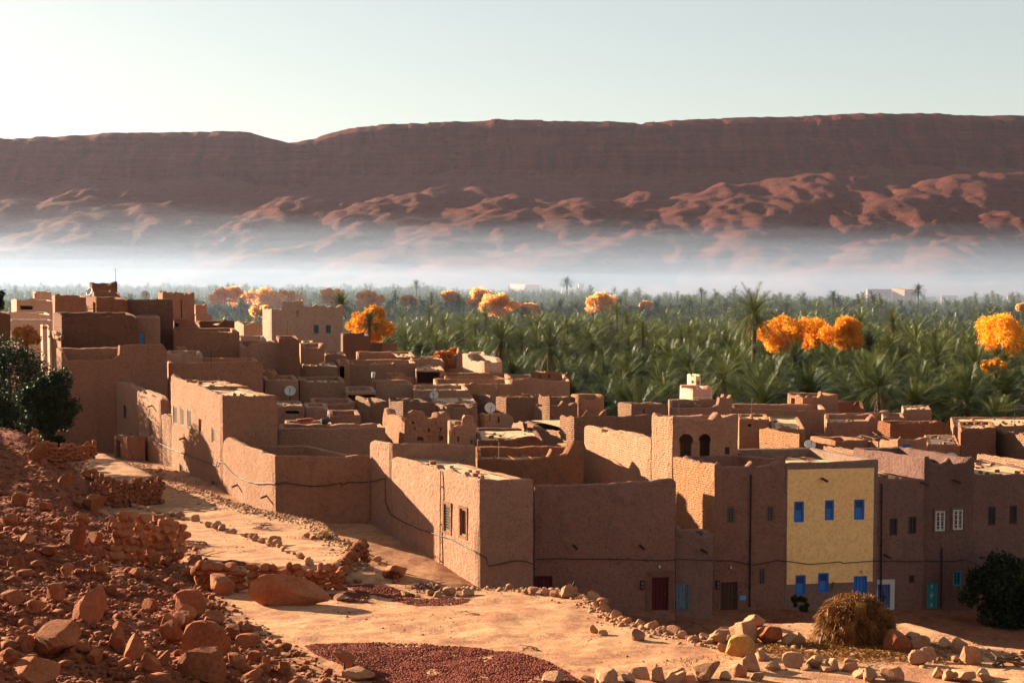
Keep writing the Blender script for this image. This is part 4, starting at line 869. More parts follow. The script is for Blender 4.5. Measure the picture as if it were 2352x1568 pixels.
# ------------------------------------------------------------------ plants
def leaf_mat(name, c1, c2, trans=0.35, scale=0.6, tcol=None, spec=0.12, rough=0.55):
    m, t = new_mat(name); P = pos(t)
    oi = nd(t, 'ShaderNodeObjectInfo')
    n = noise(t, P, scale, 3, 0.6)
    f = math_(t, 'ADD', math_(t, 'MULTIPLY', n, 0.9), math_(t, 'MULTIPLY', oi.outputs['Random'], 0.25))
    col = ramp(t, f, [(0.35, c1), (0.8, c2)])
    p = nd(t, 'ShaderNodeBsdfPrincipled'); t.links.new(col, p.inputs['Base Color']); p.inputs['Roughness'].default_value = rough
    p.inputs['Specular IOR Level'].default_value = spec
    tr = nd(t, 'ShaderNodeBsdfTranslucent')
    if tcol: tr.inputs['Color'].default_value = (*tcol, 1)
    else: t.links.new(col, tr.inputs['Color'])
    mx = nd(t, 'ShaderNodeMixShader'); mx.inputs[0].default_value = trans
    t.links.new(p.outputs[0], mx.inputs[1]); t.links.new(tr.outputs[0], mx.inputs[2])
    o = nd(t, 'ShaderNodeOutputMaterial'); t.links.new(mx.outputs[0], o.inputs['Surface']); return m
M_palm = leaf_mat('palm frond', (0.007, 0.018, 0.008), (0.118, 0.120, 0.026), 0.24, 0.8, spec=0.22, rough=0.5)
M_dead = leaf_mat('dry frond', (0.07, 0.035, 0.016), (0.20, 0.115, 0.05), 0.2)
M_trunk = plain('palm trunk', (0.09, 0.05, 0.033), 0.95, 0.35, 9, bump=1.0, bd=0.06)
M_gold = leaf_mat('golden leaves', (0.60, 0.18, 0.012), (0.95, 0.43, 0.03), 0.5, 0.8)
M_goldfar = leaf_mat('golden leaves paled for mist', (0.80, 0.36, 0.10), (0.95, 0.56, 0.22), 0.6, 0.5)  # far trees only: brightening by mist is put into the leaf colour
M_bark = plain('bark', (0.17, 0.10, 0.07), 0.95, 0.3, 9)
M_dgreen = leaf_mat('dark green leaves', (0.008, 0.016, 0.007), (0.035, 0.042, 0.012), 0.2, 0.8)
M_orange = leaf_mat('orange stalks', (0.28, 0.065, 0.015), (0.55, 0.18, 0.04), 0.2, 3)

def frond_geo(rs, az, el, L, pairs, droop, lw=0.035, leaf=0.48, twist=0.0):
    """one feather frond from the origin; returns V, F"""
    n = 7; d = Vector((math.cos(az) * math.cos(el), math.sin(az) * math.cos(el), math.sin(el)))
    pts = [Vector((0, 0, 0))]; dirs = []
    for i in range(n):
        pts.append(pts[-1] + d * (L / n)); dirs.append(d.copy())
        d = (d + Vector((0, 0, -droop / n * (0.6 + 0.9 * i / n)))).normalized()
    dirs.append(d)
    V = []; F = []
    side0 = Vector((-math.sin(az), math.cos(az), 0))
    for i in range(n):
        a, b = pts[i], pts[i + 1]; w = 0.05 * (1 - i / n) + 0.015; k = len(V)
        V += [a - side0 * w, a + side0 * w, b + side0 * w * 0.8, b - side0 * w * 0.8]; F.append((k, k + 1, k + 2, k + 3))
    for j in range(pairs):
        f = 0.10 + 0.90 * (j + 0.5) / pairs; q = f * n; i = min(n - 1, int(q)); p = pts[i].lerp(pts[i + 1], q - i); d = dirs[i]
        upv = side0.cross(d).normalized()
        if upv.z < 0: upv = -upv
        ll = leaf * (0.55 + 0.75 * math.sin(math.pi * min(1, f * 0.92 + 0.06))) * rs.uniform(0.85, 1.15)
        for s in (-1, 1):
            o = (side0 * s * 0.72 + d * 0.62 + upv * rs.uniform(0.10, 0.50)).normalized()
            tip = p + o * ll + Vector((0, 0, -ll * 0.18)); k = len(V)
            V += [p - d * lw, p + d * lw, tip]; F.append((k, k + 1, k + 2))
    return V, F
def crown_geo(seed, nf, pairs, L=3.3, lw=0.035, leaf=0.5, low=-0.5):
    rs = random.Random(seed); V = []; F = []
    for i in range(nf):
        q = (i + 0.5) / nf; el = 1.45 - (1.45 - low) * q ** 0.85 + rs.uniform(-0.12, 0.12)
        az = i * 2.39996 + rs.uniform(-0.25, 0.25)
        v, f = frond_geo(rs, az, el, L * rs.uniform(0.8, 1.12) * (0.8 + 0.2 * min(1, q * 2.5)), pairs, rs.uniform(0.7, 1.5), lw, leaf)
        n = len(V); V += v; F += [tuple(a + n for a in x) for x in f]
    return V, F
def trunk_geo(seed, h, r=0.22, bend=0.5):
    rs = random.Random(seed); n = 12; m = 9; V = []; F = []; a = rs.uniform(0, 6.28)
    for i in range(n + 1):
        f = i / n; o = bend * (1 - f) ** 2; cx, cy = math.cos(a) * o, math.sin(a) * o
        rr = r * (1.25 - 0.35 * f) * (1.0 + (0.10 if i % 2 else -0.05)) + (0.12 * max(0, f - 0.85) / 0.15)
        for k in range(m): V.append((cx + rr * math.cos(6.2832 * k / m), cy + rr * math.sin(6.2832 * k / m), -h * (1 - f)))
    for i in range(n):
        for k in range(m): F.append((i * m + k, i * m + (k + 1) % m, (i + 1) * m + (k + 1) % m, (i + 1) * m + k))
    return V, F
def raw_mesh(name, V, F, mat, smooth=False):
    me = bpy.data.meshes.new(name); me.from_pydata([tuple(v) for v in V], [], F); me.materials.append(mat)
    if smooth: me.polygons.foreach_set('use_smooth', [True] * len(me.polygons))
    return me
PALM = []
for s in range(6):
    cr = raw_mesh('crown', *crown_geo(100 + s, 54, 28, L=[3.4, 3.1, 3.7, 3.3, 2.9, 3.6][s], lw=0.024, leaf=0.6, low=[-0.45, -0.2, -0.7, -0.5, 0.0, -0.6][s]), M_palm)
    tr = raw_mesh('trunk', *trunk_geo(s, 14), M_trunk, True)
    rs = random.Random(s); V = []; F = []
    for i in range(14):
        v, f = frond_geo(rs, i * 2.4 + rs.uniform(-.3, .3), rs.uniform(-1.2, -0.55), rs.uniform(1.7, 2.7), 12, 0.7, 0.035, 0.3)
        n = len(V); V += [p + Vector((0, 0, -0.25)) for p in v]; F += [tuple(a + n for a in x) for x in f]
    de = raw_mesh('dead_fronds', V, F, M_dead)
    PALM.append((cr, tr, de))
_pr = random.Random(5)
def palm(x, y, ztop, var, sc, label, group=None, dead=True):
    g = gz(x, y) - 0.3; e = empty('date_palm', (x, y, g), label, 'palm tree', group)
    rz = _pr.uniform(0, 6.28); h = ztop - g
    for nm, me in zip(('crown', 'trunk', 'dead_fronds'), PALM[var]):
        if nm == 'dead_fronds' and not dead: continue
        o = bpy.data.objects.new(nm, me); COL.objects.link(o); o.parent = e
        o.location = (0, 0, h); o.rotation_euler = (_pr.uniform(-0.08, 0.08), _pr.uniform(-0.08, 0.08), rz) if nm != 'trunk' else (0, 0, rz)
        o.scale = (sc, sc, sc) if nm != 'trunk' else (sc, sc, max(0.1, h / 14.0))
    return e
def palm_px(px, py, D, var, sc, label, dead=True):
    p = at(px, py, D); return palm(p.x, p.y, p.z, var, sc, label, None, dead)
TAKEN = []
def solo(px, py, D, var, sc, label, dead=True):
    p = at(px, py, D); TAKEN.append((p.x, p.y, 3.2)); palm_px(px, py, D, var, sc, label, dead)
solo(1733, 722, 188, 2, 1.55, 'tallest date palm, bare-trunked, standing above the grove left of the orange trees')
solo(848, 742, 178, 0, 0.72, 'small date palm standing in front of the golden round tree')
solo(783, 703, 190, 1, 0.9, 'date palm behind the right end of the big beige house')
solo(1262, 800, 149, 2, 1.12, 'broad date palm right behind the small flat shed with a doorway')
solo(1150, 782, 158, 3, 1.05, 'dark date palm with a brown skirt behind the pale stepped house')
solo(2020, 892, 126, 0, 1.05, 'pale-ribbed date palm leaning over the crumbled wall stumps at right')
solo(1662, 872, 133, 5, 1.0, 'date palm just right of and behind the pink house')
solo(2240, 845, 134, 2, 1.1, 'dark upright date palm among yellow leaves near the right edge')
solo(1302, 652, 640, 1, 1.5, 'lone tall thin palm far off on the skyline of the grove, left of the minaret', False)
solo(1611, 672, 520, 1, 0.9, 'lone thin palm on the skyline left of the tallest palm', False)
solo(2109, 668, 430, 3, 1.0, 'double-headed far palm beside the bright distant houses', False)
solo(956, 655, 600, 3, 1.1, 'tall far palm on the skyline above the golden round tree', False)
solo(2050, 742, 250, 5, 1.15, 'palm rising above the grove right of the orange trees')
solo(1914, 682, 460, 0, 1.0, 'far palm on the skyline above the orange trees', False)
solo(525, 668, 560, 1, 1.1, 'far hazy palm above the left end of the pale orange tree row', False)
BP = [-900, 120, 500, 640, 800, 880, 920, 1000, 1160, 1200, 1320, 1400, 1700, 2352, 3000]
BD = [238, 238, 205, 196, 190, 178, 172, 166, 152, 143, 141, 122, 124, 121, 119]
def kpx(x, y): return 1176 + FP * x / y
GOLD = [  # px, py, half width, half height (px), depth, label
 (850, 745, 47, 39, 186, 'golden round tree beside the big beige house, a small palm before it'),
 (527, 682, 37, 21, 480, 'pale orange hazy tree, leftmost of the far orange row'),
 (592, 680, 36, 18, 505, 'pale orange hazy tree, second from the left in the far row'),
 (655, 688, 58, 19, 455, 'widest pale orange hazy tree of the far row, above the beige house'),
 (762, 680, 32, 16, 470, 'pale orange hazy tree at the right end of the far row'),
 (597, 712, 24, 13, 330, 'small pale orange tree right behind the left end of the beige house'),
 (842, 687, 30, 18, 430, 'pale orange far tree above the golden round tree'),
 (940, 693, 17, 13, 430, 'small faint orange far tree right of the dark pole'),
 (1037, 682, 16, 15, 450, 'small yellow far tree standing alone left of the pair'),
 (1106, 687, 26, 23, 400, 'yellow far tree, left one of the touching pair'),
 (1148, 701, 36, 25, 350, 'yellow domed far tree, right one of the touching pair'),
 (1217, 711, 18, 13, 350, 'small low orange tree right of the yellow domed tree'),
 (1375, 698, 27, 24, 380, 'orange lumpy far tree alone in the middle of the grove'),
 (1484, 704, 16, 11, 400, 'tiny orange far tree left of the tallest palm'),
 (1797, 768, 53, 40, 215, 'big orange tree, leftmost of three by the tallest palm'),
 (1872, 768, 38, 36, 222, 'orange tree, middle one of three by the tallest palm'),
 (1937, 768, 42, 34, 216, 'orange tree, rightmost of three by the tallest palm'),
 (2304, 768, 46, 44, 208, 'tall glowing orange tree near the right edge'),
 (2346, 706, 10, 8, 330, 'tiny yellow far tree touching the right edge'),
 (2285, 842, 30, 17, 152, 'yellow bush glowing low behind the dark palm near the right edge'),
]
for g_ in GOLD:
    p = at(g_[0], g_[1], g_[4]); TAKEN.append((p.x, p.y, g_[2] / FP * g_[4] * 0.95))
pl_all = []
rp = np.random.RandomState(3)
Yc = 118.0
def spacing(y): return 6.4 if y < 160 else 6.0 if y < 230 else (5.6 if y < 420 else 8.0)
y_ = 118.0
while y_ < 1250:
    s_ = spacing(y_); xs_ = np.arange(-0.47 * y_ - 8, 0.47 * y_ + 8, s_)
    for x in xs_:
        xx = x + rp.uniform(-0.45, 0.45) * s_; yy = y_ + rp.uniform(-0.45, 0.45) * s_; px = kpx(xx, yy)
        if yy < np.interp(px, BP, BD): continue
        lim = np.interp(px, [-200, 900, 1300, 1700, 2400], [1250, 1150, 800, 640, 600])
        if yy > lim or (yy > 420 and rp.rand() < 0.12): continue
        if any((xx - a) ** 2 + (yy - b) ** 2 < c * c for a, b, c in TAKEN): continue
        pl_all.append((xx, yy))
    y_ += s_ * 0.95
def canopy(x, y):
    return 9.3 + 7.0 * float(fbm(x * 0.03, y * 0.03, 3)) + float(np.interp(y, [120, 170, 300, 600], [-0.6, 0.2, 0.6, 1.0]))
vis = sorted(pl_all, key=lambda q: q[1]); near = [q for q in vis if 1176 - 1220 < kpx(*q) < 1176 + 1220][:262]
nset = set(near)
lab = [('date palm in the front ranks of the grove at right, behind the flat roofs', 'front rank palms of the grove, right part'),
       ('date palm in the front ranks of the grove behind the middle of the village', 'front rank palms of the grove, middle part'),
       ('date palm deeper in the grove, only its crown showing', 'crowns deeper in the grove')]
for (x, y) in near:
    k = 2 if y > 150 else (0 if kpx(x, y) > 1640 else 1)
    v = _pr.randrange(6); top = canopy(x, y) + _pr.uniform(-1.6, 1.8) + (1.6 if _pr.random() < 0.12 else 0)
    palm(x, y, top, v, _pr.uniform(1.0, 1.5) * (1.1 if y < 160 else 1), lab[k][0], lab[k][1], dead=_pr.random() < 0.65)
# the rest of the grove as one mass
LOD1 = [tuple(np.array([tuple(v) for v in g[0]]) if i == 0 else g[1] for i in (0, 1)) for g in [crown_geo(300 + s, 36, 13, L=3.4, lw=0.055, leaf=0.62, low=-0.5) for s in range(3)]]
LOD2 = [tuple(np.array([tuple(v) for v in g[0]]) if i == 0 else g[1] for i in (0, 1)) for g in [crown_geo(400 + s, 22, 4, L=3.4, lw=0.22, leaf=0.8, low=-0.5) for s in range(3)]]
def split_tri(g):
    V, F = g; q = np.array([f for f in F if len(f) == 4]); t3 = np.array([f for f in F if len(f) == 3])
    tri = np.concatenate([t3, q[:, [0, 1, 2]], q[:, [0, 2, 3]]]); return V, tri
LOD1 = [split_tri(g) for g in LOD1]; LOD2 = [split_tri(g) for g in LOD2]
def mass(name, pts, label):
    Vs = []; Ts = []; n = 0; MI = []
    for (x, y) in pts:
        g = (LOD1 if y < 330 else LOD2)[_pr.randrange(3)]; sc = _pr.uniform(0.8, 1.35) * (1.0 if y < 600 else 1.15); a = _pr.uniform(0, 6.28)
        c, s = math.cos(a) * sc, math.sin(a) * sc; V = g[0]
        top = canopy(x, y) + _pr.uniform(-1.6, 1.9) + (3.0 if _pr.random() < 0.05 else 0)
        W_ = np.stack([V[:, 0] * c - V[:, 1] * s + x, V[:, 0] * s + V[:, 1] * c + y, V[:, 2] * sc + top], -1)
        Vs.append(W_); Ts.append(g[1] + n); MI.append(np.zeros(len(g[1]), np.int32)); n += len(W_)
        g0 = float(G(np.array([x]), np.array([y]), False)[0]); r = 0.24
        T = np.array([[x + r * math.cos(k * 2.09), y + r * math.sin(k * 2.09), z] for z in (g0 - 0.3, top) for k in range(3)])
        tr = np.array([[0, 1, 4], [0, 4, 3], [1, 2, 5], [1, 5, 4], [2, 0, 3], [2, 3, 5]])
        Vs.append(T); Ts.append(tr + n); MI.append(np.ones(6, np.int32)); n += 6
    V = np.concatenate(Vs); T = np.concatenate(Ts); MI = np.concatenate(MI)
    me = bpy.data.meshes.new(name); me.vertices.add(len(V)); me.vertices.foreach_set('co', V.ravel())
    me.loops.add(T.size); me.loops.foreach_set('vertex_index', T.ravel().astype(np.int32))
    me.polygons.add(len(T)); me.polygons.foreach_set('loop_start', (np.arange(len(T)) * 3).astype(np.int32)); me.polygons.foreach_set('loop_total', np.full(len(T), 3, np.int32))
    me.materials.append(M_palm); me.materials.append(M_trunk); me.polygons.foreach_set('material_index', MI); me.update(calc_edges=True)
    o = bpy.data.objects.new(name, me); COL.objects.link(o); tag(o, label, 'palm grove', kind='stuff'); return o
rest = [q for q in pl_all if q not in nset and 1176 - 1330 < kpx(*q) < 1176 + 1330]
mass('palm_grove', rest, 'dense far palm grove fading into the mist')
print('palms near', len(near), 'mass', len(rest), 'near max Y', max(q[1] for q in near))
# undergrowth between the palms
def leaves(name, blobs, n, size, mat, parent=None, seed=0, shell=0.55):
    rs = np.random.RandomState(seed); w = np.array([b[3] ** 2 for b in blobs], float); w /= w.sum()
    idx = rs.choice(len(blobs), n, p=w); B = np.array([b[:4] for b in blobs])[idx]; sq = np.array([b[4] if len(b) > 4 else 1.0 for b in blobs])[idx]
    d = rs.normal(size=(n, 3)); d /= np.linalg.norm(d, axis=1)[:, None]; rad = B[:, 3] * (shell + (1 - shell) * rs.rand(n) ** 0.6) * (1 + 0.15 * rs.randn(n))
    P = B[:, :3] + d * rad[:, None] * np.stack([np.ones(n), np.ones(n), sq], -1)
    a = rs.normal(size=(n, 3)); a /= np.linalg.norm(a, axis=1)[:, None]; b = np.cross(a, rs.normal(size=(n, 3))); b /= np.linalg.norm(b, axis=1)[:, None]
    s = (size * rs.uniform(0.6, 1.4, n))[:, None]
    Q = np.stack([P - a * s, P + b * s * 0.6, P + a * s, P - b * s * 0.6], 1).reshape(-1, 3)
    F = [(4 * i, 4 * i + 1, 4 * i + 2, 4 * i + 3) for i in range(n)]
    return mesh_obj(name, Q, F, mat, parent)
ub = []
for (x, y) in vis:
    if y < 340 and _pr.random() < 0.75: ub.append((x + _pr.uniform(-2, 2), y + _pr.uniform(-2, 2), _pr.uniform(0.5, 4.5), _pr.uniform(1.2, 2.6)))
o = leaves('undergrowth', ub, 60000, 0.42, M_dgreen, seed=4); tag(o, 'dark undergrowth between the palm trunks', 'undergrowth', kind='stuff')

def tree(name, x, y, zg, zc, rx, rz, mat, label, nleaf, size, cat='tree', seed=0, group=None, lumps=22, trunk_r=0.25, skirt=0):
    rs = random.Random(seed); e = empty(name, (x, y, zg), label, cat, group); bl = []
    sk = rs.uniform(-0.25, 0.25); ph = rs.uniform(0, 6.28)
    for i in range(lumps):
        a = rs.uniform(0, 6.283); u = rs.uniform(-0.95, 1); r = math.sqrt(max(0.08, 1 - u * u)) * rs.uniform(0.4, 0.95) * (1 + 0.22 * math.sin(2 * a + ph)) + sk * (u > 0.2) * math.cos(a)
        q = rs.uniform(0.16, 0.42)
        bl.append((x + rx * r * math.cos(a), y + rx * r * math.sin(a), zc + rz * u * 0.68, min(rx, rz) * q * 1.25))
    for i in range(skirt):
        a = rs.uniform(0, 6.283); q = rx * rs.uniform(0.2, 0.95); bl.append((x + q * math.cos(a), y + q * math.sin(a), zg + (zc - zg) * rs.uniform(0.1, 0.8), rx * rs.uniform(0.25, 0.42)))
    leaves('crown', bl, nleaf, size, mat, e, seed)
    mb = MB(); c = Vector((x, y, zc - rz * 0.45))
    mb.tube([Vector((x, y, zg - 0.4)), Vector((x + 0.1, y, (zg + c.z) / 2)), c], trunk_r, 8, trunk_r * 0.6)
    mb.build('trunk', M_bark, e)
    mb = MB()
    for b in bl[:9]: mb.tube([c, c.lerp(Vector(b[:3]), 0.5) + Vector((0, 0, 0.1)), Vector(b[:3])], trunk_r * 0.5, 5, trunk_r * 0.1)
    mb.build('branches', M_bark, e); return e
for i, (px, py, hw, hh, D, lb) in enumerate(GOLD):
    p = at(px, py, D); rx = hw / FP * D; rz = hh / FP * D
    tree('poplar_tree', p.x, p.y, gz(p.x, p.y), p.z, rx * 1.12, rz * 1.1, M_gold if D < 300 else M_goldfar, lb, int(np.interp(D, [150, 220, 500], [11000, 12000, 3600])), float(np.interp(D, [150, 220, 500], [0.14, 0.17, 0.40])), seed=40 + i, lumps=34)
# dark trees at the left, a bush and a shrub in the street
for (px, py, D, hw, hh, lb, sd_) in [(22, 888, 112, 100, 118, 'larger dark feathery tree on the slope at the left edge', 1), (110, 926, 98, 54, 84, 'smaller dark feathery tree right of the larger one on the left slope', 2),
                                (-6, 690, 121, 18, 30, 'dark treetop cut by the left edge, above the other trees', 3)]:
    p = at(px, py, D); rx = hw / FP * D; g0 = gz(p.x, p.y)
    tree('tamarisk_tree', p.x, p.y, g0, p.z, rx, hh / FP * D, M_dgreen, lb, 24000 if sd_ < 3 else 2500, 0.11, seed=60 + sd_, lumps=40, trunk_r=0.16, skirt=26 if sd_ < 3 else 0)
p = at(60, 775, 120); tree('autumn_shrub', p.x, p.y, gz(p.x, p.y), p.z, 1.5, 1.0, M_orange, 'reddish autumn shrub peeping out behind the dark trees at left', 2500, 0.12, cat='shrub', seed=71)
p = at(2300, 1352, 73); tree('dark_bush', p.x, p.y, gz(p.x, p.y), p.z - 0.2, 1.8, 2.1, M_dgreen, 'dark rounded bush in the shade at the right edge, before the houses', 15000, 0.12, cat='bush', seed=77, trunk_r=0.1, lumps=44)
p = at(1838, 1385, 72); tree('street_shrub', p.x, p.y, gz(p.x, p.y), p.z, 0.42, 0.7, M_dgreen, 'small dark shrub in the street below the cream house', 1500, 0.07, cat='shrub', seed=78, lumps=12, trunk_r=0.04)
# ------------------------------------------------------------------ stones
def rock_mat(name, a, b, c):
    m, t = new_mat(name); P = nd(t, 'ShaderNodeTexCoord').outputs['Object']; W_ = pos(t)
    n1 = noise(t, W_, 2.2, 5, 0.65); n2 = noise(t, W_, 11, 5, 0.7); n3 = noise(t, W_, 40, 3, 0.7)
    oi = nd(t, 'ShaderNodeObjectInfo')
    f = math_(t, 'ADD', math_(t, 'MULTIPLY', n1, 0.75), math_(t, 'MULTIPLY', oi.outputs['Random'], 0.3))
    col = ramp(t, f, [(0.3, a), (0.55, b), (0.8, c)])
    col = mixc(t, 0.35, col, ramp(t, n2, [(0.35, tuple(x * 0.5 for x in b)), (0.65, c)]))
    h = math_(t, 'ADD', n2, math_(t, 'MULTIPLY', n3, 0.4))
    return finish(m, t, col, 0.95, h, 0.7, 0.06, 0, 0.08)
M_rock = rock_mat('red hill stone', (0.13, 0.030, 0.013), (0.30, 0.082, 0.032), (0.44, 0.165, 0.075))
M_stone = rock_mat('pale pink stone', (0.20, 0.078, 0.042), (0.38, 0.17, 0.09), (0.50, 0.27, 0.155))
M_ochre = rock_mat('ochre stone', (0.24, 0.085, 0.02), (0.40, 0.17, 0.045), (0.48, 0.25, 0.09))
import bmesh
def ico(sub):
    bm = bmesh.new(); bmesh.ops.create_icosphere(bm, subdivisions=sub, radius=1.0)
    V = np.array([v.co[:] for v in bm.verts]); F = [tuple(v.index for v in f.verts) for f in bm.faces]; bm.free(); return V, F
ICO = {s: ico(s) for s in (1, 2, 3, 4)}
def rock_geo(seed, sub, asp=(1, 1, 0.8), planes=14, rough=0.05):
    rs = np.random.RandomState(seed); V = ICO[sub][0].copy()
    for _ in range(planes):
        n = rs.normal(size=3); n /= np.linalg.norm(n); d = rs.uniform(0.40, 0.80); k = V @ n - d
        V = V - np.where(k > 0, k, 0)[:, None] * n[None, :] * 0.96
    u = V * 3.1 + seed
    V = V * (1 + rough * 2 * (fbm(u[:, 0] + u[:, 2] * 0.7, u[:, 1] - u[:, 2] * 0.6, 3)))[:, None]
    V = V * np.array(asp); V[:, 2] -= V[:, 2].min() + 0.12 * asp[2]; V /= (V[:, 0].max() - V[:, 0].min()); return V, ICO[sub][1]
RV = [rock_geo(s, 3, asp=[(1, .8, .8), (1, .9, .6), (1, .8, 1.1), (1, .7, .55), (1, 1, .75), (1, .85, .9), (1, .7, .7), (1, .9, .5)][s % 8]) for s in range(12)]
RM = {}
def rock_mesh(k, mat):
    if (k, mat.name) not in RM:
        me = raw_mesh('rock', RV[k][0], RV[k][1], mat); RM[(k, mat.name)] = me
    return RM[(k, mat.name)]
RR = random.Random(21)
HT = [RV[k][0][:, 2].max() for k in range(12)]
def rock(P, w, h, label, group, mat, k=None, name='rock', cat='rock', rz=None):
    k = RR.randrange(12) if k is None else k
    o = bpy.data.objects.new(name, rock_mesh(k, mat)); COL.objects.link(o); o.location = P
    o.rotation_euler = (RR.uniform(-.1, .1), RR.uniform(-.1, .1), RR.uniform(-0.5, 0.5) + (3.14 if RR.random() < .5 else 0) if rz is None else rz)
    o.scale = (w, w * RR.uniform(0.85, 1.1), h / HT[k] * 1.08)
    return tag(o, label, cat, group)
def rock_px(px, py, wp, hp, label, group, mat, k=None, sink=0.0, cat='rock', name='rock', rz=None):
    P = ghit(px, py); s = P.y / FP
    return rock(P + Vector((0, wp * s * 0.3, -hp * s * 0.10)), wp * s, hp * s * 1.12, label, group, mat, k, name, cat, rz)
c1 = lambda L: [(x * .4142, 918.75 + y * .4142, w * .4142, h * .4142) for x, y, w, h in L]
c2 = lambda L: [(367.5 + x * .3125, 1176 + y * .3125, w * .3125, h * .3125) for x, y, w, h in L]
c7 = lambda L: [(1194.4 + x * .2871, 1056.6 + y * .2871, w * .2871, h * .2871) for x, y, w, h in L]
c9 = lambda L: [(1194.4 + x * .4922, 1267.9 + y * .4922, w * .4922, h * .4922) for x, y, w, h in L]
hill = c1([(345,480,95,70),(490,470,100,50),(610,585,140,140),(500,620,130,85),(515,520,50,35),(450,690,60,55),(520,800,90,60),(690,780,110,80),(790,750,80,60),(860,690,90,45),
  (905,790,80,110),(840,910,90,60),(720,870,100,60),(640,830,80,60),(960,860,90,100),(1080,920,100,50),(1095,1010,130,90),(1020,1240,120,90),(930,1290,110,90),
  (1230,1420,90,100),(640,1400,80,120),(740,1450,110,140),(300,1410,230,140),(230,1300,100,80),(130,1400,120,80),(60,1470,100,70),(840,1520,130,100),
  (300,1120,110,90),(360,980,70,70),(180,1180,80,60),(900,1480,90,80),(560,960,80,50),(310,730,70,50),(110,590,90,70),(200,340,110,90),(750,990,90,50),(1180,1250,120,60),(1270,1300,70,50),
  (660,1280,80,50),(50,700,80,60),(260,880,90,60),(90,950,100,70),(150,800,90,55),(60,1150,120,80),(380,1380,90,60),(520,1480,110,80),(600,1090,80,50),(820,1180,90,60),(420,600,60,40),(240,620,70,50)])
hill += c2([(270,515,170,90),(160,870,170,120),(60,960,190,150),(545,960,150,100),(630,990,170,80),(470,1070,100,120),(780,1150,60,80),(830,1060,110,60),(900,1180,100,70),(560,1150,140,90),(700,1100,110,70),(650,1200,100,60)])
for q in hill: rock_px(*q, 'rough red stone half buried in the rubble of the left slope', 'stones on the rubble slope', M_rock)
G1 = 'named boulders'
solo_r = [
 (c1([(630,737,88,80)])[0], 'squared block of stone on the small bench at left', M_rock, 4), (c1([(400,830,110,140)])[0], 'tall upright red stone on the left slope, beside the squared block', M_rock, 2),
 (c1([(470,1235,190,170)])[0], 'large angular stone with a pale edge in the middle of the left slope', M_rock, 2), (c1([(1220,1085,150,100)])[0], 'rounded red boulder left of the huge long boulder', M_rock, 1),
 (c1([(1050,1200,190,130)])[0], 'broad red boulder at the foot of the rubble slope', M_rock, 6), (c1([(1110,1445,240,190)])[0], 'large sharp boulder low on the slope, its right face lit', M_rock, 8),
 (c2([(330,1262,400,210)])[0], 'biggest peaked boulder at the bottom edge of the slope', M_rock, 10), (c1([(170,1590,300,130)])[0], 'wide flat boulder in the bottom left corner', M_rock, 3),
 (c2([(660,1262,170,90)])[0], 'pointed stone at the bottom edge right of the biggest peaked boulder', M_rock, 2),
 (c2([(1430,1245,260,80)])[0], 'flat pale slab by the dates, a small bird perched on it', M_stone, 3), (c2([(1350,1150,190,110)])[0], 'half-buried smooth stone behind the flat slab with the bird', M_rock, 1),
 (c7([(385,1102,135,95)])[0], 'biggest stone of the far rim, a dark bird behind it', M_stone, 0), (c7([(1785,1572,240,150)])[0], 'bright ochre boulder at the right rim of the floor', M_ochre, 6),
 (c7([(1895,1345,190,95)])[0], 'grey-pink boulder behind, topmost of the three-boulder group', M_stone, 4), (c7([(1810,1460,190,155)])[0], 'left front boulder of the three-boulder group', M_stone, 5),
 (c7([(2000,1478,200,135)])[0], 'right brown boulder of the three-boulder group', M_rock, 7), (c7([(595,1385,70,60)])[0], 'upright small ochre stone lying on the open floor', M_ochre, 2),
 (c7([(668,1400,85,38)])[0], 'flat small stone touching the upright one on the open floor', M_stone, 3), (c7([(950,1442,125,75)])[0], 'lone knobbly stone with a long shadow on the open floor', M_stone, 9),
 (c9([(865,603,150,78)])[0], 'largest smooth stone in the bottom row', M_stone, 1), (c9([(1285,540,110,62)])[0], 'bright pointed stone in the row below the straw mound', M_stone, 8),
 (c7([(1605,1472,190,100)])[0], 'broad tan stone touching the bright ochre boulder', M_stone, 11), (c2([(1725,492,200,95)])[0], 'reddish block ending the lower stone wall', M_rock, 4),
]
for q, lb, m, k in solo_r: rock_px(*q, lb, None, m, k, cat='boulder', name='boulder')
rim = c7([(100,1070,95,50),(195,1078,80,45),(275,1090,75,40),(500,1115,80,35),(595,1130,110,75),(660,1170,100,60),(680,1215,90,75),(760,1280,100,70),(850,1310,80,40),(960,1330,90,55),(1050,1355,120,60),(1120,1385,70,30),
   (1230,1395,110,60),(1300,1430,90,55),(1410,1445,75,40),(1480,1425,90,35),(1645,1415,110,70),(1640,1535,120,60),(40,1072,60,26),(805,1288,60,36),(1160,1392,60,30),(1340,1436,60,30),(1530,1470,80,45)])
for q in rim: rock_px(*q, 'pale stone in the row rimming the far side of the threshing floor', 'stones rimming the far side of the floor', M_stone)
row = c9([(400,612,130,60),(570,592,100,45),(510,612,70,40),(650,608,70,60),(730,592,90,35),(735,612,110,40),(1015,585,90,60),(960,600,60,35),(1085,557,100,65),(1108,602,60,40),(1185,557,70,35),(1385,545,100,50),(1460,552,70,50),(1550,532,60,30),
   (1540,562,80,40),(1130,507,70,35),(1640,602,90,45),(1740,607,110,60),(1600,592,70,40),(1960,592,60,50),(2005,602,60,45),(2080,607,100,50),(2165,587,60,35),(2190,610,80,40),(1340,552,50,28),(1430,560,50,30),(160,612,110,35),(320,614,70,30)])
for q in row: rock_px(*q, 'stone in the row along the bottom edge, lower right', 'stones in the bottom row', M_stone)
